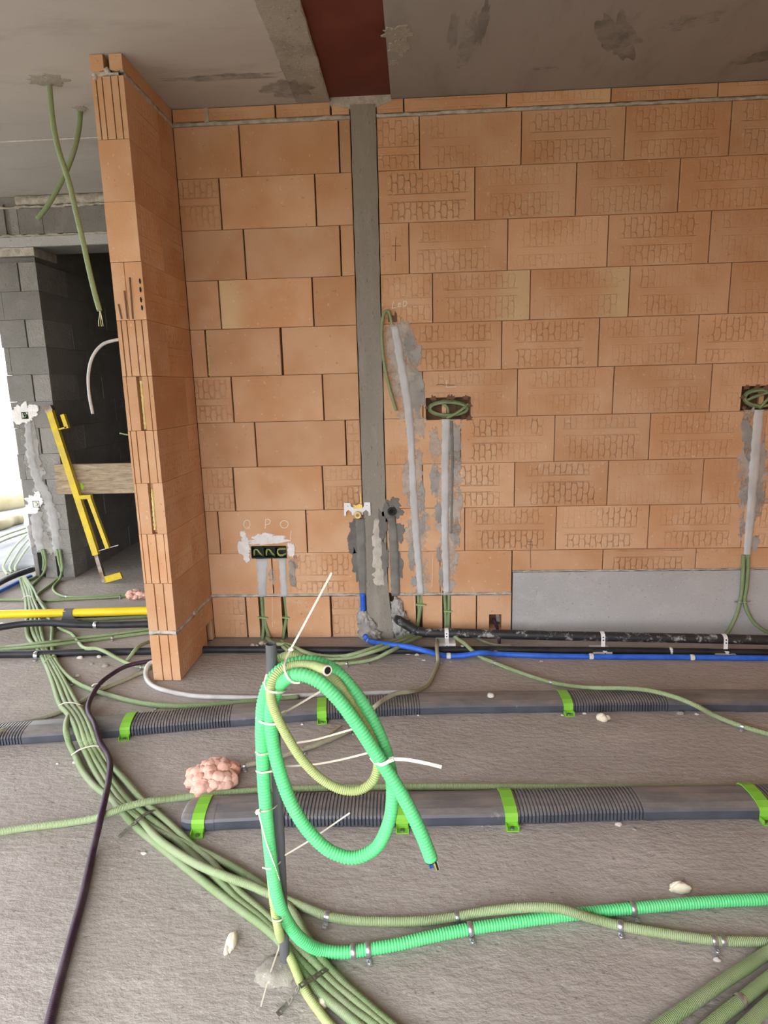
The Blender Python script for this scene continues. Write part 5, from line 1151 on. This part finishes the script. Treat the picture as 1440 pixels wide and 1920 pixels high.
for (x, y, dp, lab) in ((599, 1229, (632, 1231), 'tiny metal clip on the rear sagging conduit'), (633, 1236, (660, 1233), 'tiny metal clip on the middle sagging conduit'), (650, 1244, (660, 1243), 'tiny metal clip on the front sagging conduit'), (687, 1239, (700, 1236), 'right tiny metal clip on the front sagging conduit'), (820, 1240, (815, 1260), 'tiny metal clip on the dusty conduit below the blue pipe'), (463, 1308, (487, 1308), 'tiny metal clip on the grey-white conduit'), (296, 1322, (340, 1324), 'tiny metal clip on the conduit behind the rear duct left of the coil'), (141, 1279, (167, 1291), 'tiny metal clip on the conduit branching right'), (210, 1196, (230, 1193), 'tiny metal clip on the parallel conduits left of the nib'), (112, 1178, (135, 1189), 'tiny metal clip on the wavy conduit by the black pipe'), (125, 1119, (167, 1119), 'tiny metal clip on the conduit from the pier foot'), (225, 1119, (240, 1117), 'tiny metal clip just left of the small pink foam lump'), (265, 1251, (275, 1252), 'tiny metal clip at the nib foot')):
    clip(x, y, .0105, dp, lab, None, True, w=.011)
# white clips on the blue pipe
for (x, y, lab) in ((841, 1230, 'leftmost white clip on the blue pipe'), (929, 1226, 'second white clip from the left on the blue pipe'), (1108, 1231, 'third white clip from the left on the blue pipe'), (1297, 1233, 'rightmost white clip on the blue pipe')):
    clip(x, y, .0145, (x + 40, y), lab, None, False, w=.022, mat='white_plastic')
for (x, y, lab) in ((867, 1217, 'white clip on the floor pipe beside the bracket blocks'), (1257, 1221, 'white clip on the floor pipe in front of the concrete beam')):
    clip(x, y, .019, (x + 40, y), lab, None, False, w=.016, mat='white_plastic')
for (x, y, lab) in ((180, 1172, 'metal clip on the black lagged pipe behind the nib'), (3, 1175, 'metal clip on the black lagged pipe at the left edge')):
    clip(x, y, .021, (x + 40, y), lab, .047, False, w=.02, mat='metal')
clip(68, 1229, .020, (120, 1225), 'metal clip on the front black pipe beside the bundle', None, True, w=.02)
# pipe supports: white packers with a perforated band
def support(px, py, lab, layers, w=.11):
    c = F(px, float(np.interp(px, [800, 1440], [1186, 1200])), .08); t = thing('pipe_support', lab, 'support', (c.x, c.y, 0)); h = .050 / layers if layers > 1 else .022
    for i in range(layers):
        o = random.Random(i + px).uniform(-.008, .008); MB().box(c.x - w / 2 + o, c.x + w / 2 + o - .01, c.y - .075, c.y + .02, i * h + .001, (i + 1) * h - .002).build('packer', 'white_plastic', t)
    pts = [(-.077, .0), (-.077, h * layers), (-.034, h * layers + .012), (-.030, .09), (-.022, .101), (-.008, .1075), (.01, .107)]
    V = []; Q = []
    for y, z in pts:
        for x in (-.011, .011): V.append((c.x + x, c.y + y, z))
    for i in range(len(pts) - 1): Q.append([2 * i, 2 * i + 1, 2 * i + 3, 2 * i + 2])
    b_ = obj('perforated_band', V, Q, 'white_metal', t)
    for y, z in ((-.0785, .014), (-.0785, .034), (-.0345, .072), (-.0325, .088)): MB().disc((c.x, c.y + y, z), (0, -1, 0), .004, .004, .0012, 8).build('band_hole', 'dark', b_)
support(837, 1211, 'stack of white packers with a perforated band under the lagged pipe', 3)
support(1128, 1212, 'white packer and band under the middle of the lagged pipe', 1)
support(1356, 1214, 'white packer and band under the right part of the lagged pipe', 1)
# perforated strap over the bundle
def perf_strap(pts, lab, mat, w=.014, pitch=.016):
    path, s = spline(pts, pitch); T_, A, B = frames(path); V = []; Q = []
    for i in range(len(path) - 1):
        p, q = path[i], path[i + 1]; tt = q - p; up = np.array([0, 0, 1.0]); sd = np.cross(tt, up); sd /= np.linalg.norm(sd); b0 = len(V)
        for f, e in ((0, -1), (1, -1), (1, 1), (0, 1)): V.append(p + tt * f + sd * e * w / 2)
        for f, e in ((.28, -.5), (.72, -.5), (.72, .5), (.28, .5)): V.append(p + tt * f + sd * e * w / 2)
        for k in range(4): Q.append([b0 + k, b0 + (k + 1) % 4, b0 + 4 + (k + 1) % 4, b0 + 4 + k])
    o = tag(obj('perforated_strap', V, Q, mat), lab, 'strap')
    md = o.modifiers.new('thickness', 'SOLIDIFY'); md.thickness = .0015
    return o
perf_strap([F(222, 1570, .003), F(240, 1553, .018), F(252, 1543, .030), F(268, 1530, .034), F(284, 1521, .03), F(300, 1516, .004)], 'perforated metal strap across the bundle left of the front duct', 'metal_old')
perf_strap([F(520, 1903, .003), F(545, 1876, .012), F(562, 1850, .045), F(585, 1836, .040), F(600, 1826, .034), F(614, 1816, .02), F(626, 1810, .003)], 'perforated metal strap across the bundle at the pole foot', 'metal_old')
def bundle_tie(a, b_, lab, h=.03, mat='tie_green'):
    p, q = F(*a), F(*b_); mid = (p + q) / 2 + Vector((0, 0, h * .4))
    t = tube('cable_tie', [p, p + (mid - p) * .5 + Vector((0, 0, h * .25)), mid + Vector((0, 0, h * .15)), q + (mid - q) * .5 + Vector((0, 0, h * .25)), q], .0028, mat, None, 6)
    return tag(t, lab, 'cable tie')
bundle_tie((110, 1323, .03), (155, 1324, .03), 'tie round the bundle just behind the rear duct', mat='tie')
bundle_tie((134, 1416, .02), (192, 1400, .04), 'tie across bundle and purple conduit in front of the rear duct', mat='tie')
bundle_tie((83, 1244, .02), (104, 1232, .03), 'green tie round the bundle left of the nib foot')
bundle_tie((42, 1123, .02), (60, 1120, .035), 'white tie round the bundle behind the gas pipe', mat='white_plastic')
bundle_tie((172, 1287, .05), (193, 1289, .03), 'pale tie round the purple conduit', mat='tie')

# ---------------------------------------------------------------- yellow mason's clamp leaning on the pier
t = thing('mason_clamp', 'yellow steel mason\'s clamp bar leaning against the grey pier', 'tool', F(196, 1092, 0))
foot = F(196, 1091, .012); topc = W(93, 767, BY - .05)
axis = lambda x, y, f: Vector((W(x, y, foot.y + (topc.y - foot.y) * f)))
k1 = axis(181, 1040, .17)
MB().bar(topc, k1, .048, .036, (0, 1, 0)).build('main_bar', 'yellow_paint', t)
MB().bar(k1, foot, .030, .026, (0, 1, 0)).build('inner_bar', 'rust', t)
MB().bar(axis(86, 770, 1), axis(99, 764, 1), .04, .04, (0, 1, 0)).build('end_cap', 'rust', t)
MB().bar(axis(196, 1087, .01), axis(228, 1078, .02), .05, .02, (0, 1, 0)).build('foot_plate', 'yellow_paint', t)
MB().bar(axis(106, 806, .9), axis(126, 801, .9), .012, .03, (0, 1, 0)).add([], []).build('hook_arm', 'yellow_paint', t)
MB().bar(axis(127, 803, .9), axis(118, 777, .9), .03, .03, (0, 1, 0)).build('hook', 'yellow_paint', t)
MB().bar(axis(150, 932, .5), axis(172, 931, .5), .03, .035, (0, 1, 0)).build('bracket', 'yellow_paint', t)
MB().bar(axis(167, 930, .5), axis(203, 1028, .2), .030, .03, (0, 1, 0)).build('side_bar', 'yellow_paint', t)
MB().bar(axis(184, 1033, .19), axis(222, 1022, .2), .006, .006, (0, 1, 0)).build('pin', 'metal', t)
# board across the opening
a, b_ = W(116, 868, BY - .02), W(116, 925, BY - .02)
t = MB().box(-2.735, -1.82, BY - .055, BY - .012, .690, .920).build('plank', 'wood')
tag(t, 'weathered wooden board fixed across the dark opening', 'board')
c = W(154, 913, BY - .056); m = MB(); m.poly([c + Vector((x, 0, z)) for x, z in ((-.010, -.02), (.006, -.024), (.012, 0), (.004, .03), (-.012, .026))], (0, -.001, 0)); tag(m.build('spray_mark', 'spray', t), 'small neon green paint mark')

# ---------------------------------------------------------------- foam and debris
c = F(398, 1466, 0)
tag(cluster('foam_lump', (c.x, c.y, .0), (.100, .105, .055), 'foam_pink', 2, 110, .20), 'big knobbly pink foam lump in front of the rear duct', 'foam')
c = F(256, 1121, 0); tag(cluster('foam_lump', (c.x, c.y, .0), (.085, .06, .045), 'foam_pink', 7, 50, .26), 'small pink foam lump behind the nib near the gas pipe', 'foam')
def crumb(px, py, rx, ry, rz, seed, lab, mat='foam_cream', group=None, name='foam_crumb', cat='debris', sub=3):
    c = F(px, py, 0)
    o = cluster(name, (c.x, c.y, 0), (rx, ry, rz), mat, seed, 5, .55, None, .6) if name == 'foam_crumb' else lump(name, (c.x, c.y, -.002), (rx, ry, rz), mat, seed, None, sub, .45, 1.8)
    return tag(o, lab, cat, group)
crumb(432, 1778, .014, .030, .018, 11, 'cream foam crumb alone on the floor left of the pole')
crumb(1133, 1350, .026, .020, .020, 12, 'cream foam crumb in front of the rear duct on the right')
crumb(1275, 1672, .032, .012, .018, 13, 'tan foam crumb behind the thick green hose on the right')
crumb(1415, 1772, .016, .008, .010, 14, 'tan foam crumb by the two touching clips at the right')
crumb(602, 1885, .012, .014, .012, 15, 'tan foam crumb under the bundle near the bottom')
crumb(372, 1632, .012, .010, .008, 16, 'cream foam crumb between the bundle conduits')
c = W(485, 1208, -.30)
cr = thing('foam_string', 'white twisted foam end lying left of the pole top', 'debris', F(485, 1212, 0))
for i, (x, y, rr) in enumerate(((474, 1210, .016), (481, 1209, .010), (490, 1206, .018), (497, 1206, .009))):
    p = F(x, y, .012); lump('foam_piece', (p.x, p.y, p.z - .008), (rr, rr * .8, rr * .8), 'foam_cream', 30 + i, cr, 2, .3)
cp = F(920, 1306, .05); tag(lump('mortar_crumb', (cp.x, cp.y, .050), (.018, .016, .014), 'chip', 41, None, 2, .4), 'white mortar crumb lying on top of the rear duct', 'debris')
specks = [(150, 1234, .018, 'flat white crumb on the floor right of the bundle tie, before the front black pipe'), (186, 1232, .016, 'rounded white crumb before the front black pipe, midway to the nib'), (198, 1249, .020, 'dark grey crumb above the purple conduit left of the nib'), (172, 1245, .012, 'tiny dark crumb between the bundle and the purple conduit'), (145, 1268, .014, 'tan crumb beside the conduit branching right'),
    (765, 1226, .018, 'larger pale crumb on the floor in front of the post foot'), (782, 1228, .014, 'smaller pale crumb right of the one before the post foot'), (795, 1238, .010, 'thin crumb left of the dusty conduit below the blue pipe'), (845, 1241, .007, 'tiny crumb under the leftmost white clip of the blue pipe'), (1015, 1240, .009, 'tiny crumb in front of the straight part of the blue pipe'),
    (1055, 1341, .008, 'tiny crumb touching the left of the right-hand rear strap'), (1096, 1338, .010, 'tiny crumb just right of the right-hand rear strap'), (1275, 1338, .018, 'flat grey crumb at the rear duct where its ribs end at the right'), (1306, 1339, .010, 'tiny crumb under the sweeping conduit at the rear duct'), (567, 1358, .008, 'tiny crumb left of the strap seen through the coil'),
    (784, 1341, .007, 'tiny crumb at the rear duct right of the coil'), (1160, 1546, .012, 'twisted pale scrap at the front duct below its ribs'), (1190, 1555, .008, 'tiny grey crumb right of the twisted scrap'), (905, 1549, .006, 'tiny dark crumb left of the middle front strap'), (1345, 1800, .010, 'crumb below the two touching clips'),
    (270, 1600, .010, 'crumb left of the bundle below the perforated strap'), (140, 1430, .010, 'crumb left of the bundle by the tie before the rear duct'), (108, 1432, .008, 'lone crumb further left of the bundle before the rear duct')]
for i, (x, y, r_, lab) in enumerate(specks):
    crumb(x, y, r_, r_ * .7, r_ * .6, 50 + i, lab, 'chip_dark' if i in (2, 3, 12, 17, 18) else 'chip', 'mortar crumbs on the floor', 'mortar_crumb', 'debris', 2)
V = [F(540, 1398, .004), F(575, 1384, .004), F(630, 1361, .006), F(640, 1357, .004)]
tag(MB().bar(F(590, 1395, .004), F(640, 1360, .004), .010, .004).build('wood_splinter', 'wood'), 'thin wood splinter behind the dusty conduit inside the coil', 'debris')

# ---------------------------------------------------------------- just outside, left of the pier
tag(tube('insulation_roll', [F(-120, 968, .09), F(-40, 952, .09), F(30, 940, .09), F(60, 934, .09)], .13, 'roll', None, 16), 'cream insulation roll lying outside left of the pier', 'insulation')
tag(tube('insulation_roll', [F(-90, 1000, .06), F(0, 985, .06), F(20, 977, .06), F(40, 973, .06)], .06, 'roll', None, 14), 'thin cream insulation offcut outside left of the pier', 'insulation')
def sheet():
    V = []; Q = []; nx, ny = 24, 16
    for j in range(ny + 1):
        for i in range(nx + 1):
            x = -6.6 + 3.45 * i / nx; y = 1.45 + 3.4 * j / ny
            V.append((x, y, .006 + .03 * max(0, mnoise.noise(Vector((x * 2.2, y * 2.2, 0)))) + .01 * max(0, mnoise.noise(Vector((x * 6, y * 6, 3))))))
    for j in range(ny):
        for i in range(nx): a = j * (nx + 1) + i; Q.append([a, a + 1, a + nx + 2, a + nx + 1])
    return V, Q
V, Q = sheet(); o = tag(obj('membrane_sheet', V, Q, 'sheet', None, True), 'white membrane sheet spread on the floor outside left of the pier', 'sheet')
o.modifiers.new('thickness', 'SOLIDIFY').thickness = .004
for i, (pts, lab) in enumerate((([(-20, 1016, .05), (10, 1003, .05), (48, 990, .05)], 'topmost thin conduit crossing the white sheet at the left edge'), ([(-20, 1026, .05), (10, 1012, .05), (50, 998, .05)], 'second thin conduit crossing the white sheet at the left edge'),
                               ([(14, 1078, .03), (6, 1064, .04), (14, 1045, .05), (30, 1022, .05), (50, 1002, .05)], 'left of the bent conduits on the white sheet'), ([(22, 1074, .03), (18, 1066, .04), (26, 1048, .05), (40, 1026, .05), (52, 1012, .05)], 'middle of the bent conduits on the white sheet'), ([(30, 1072, .03), (28, 1066, .04), (36, 1050, .05), (46, 1034, .05), (54, 1024, .05)], 'right of the bent conduits on the white sheet'))):
    floor_cond('conduit', pts, .010, 'cond_pale', lab)
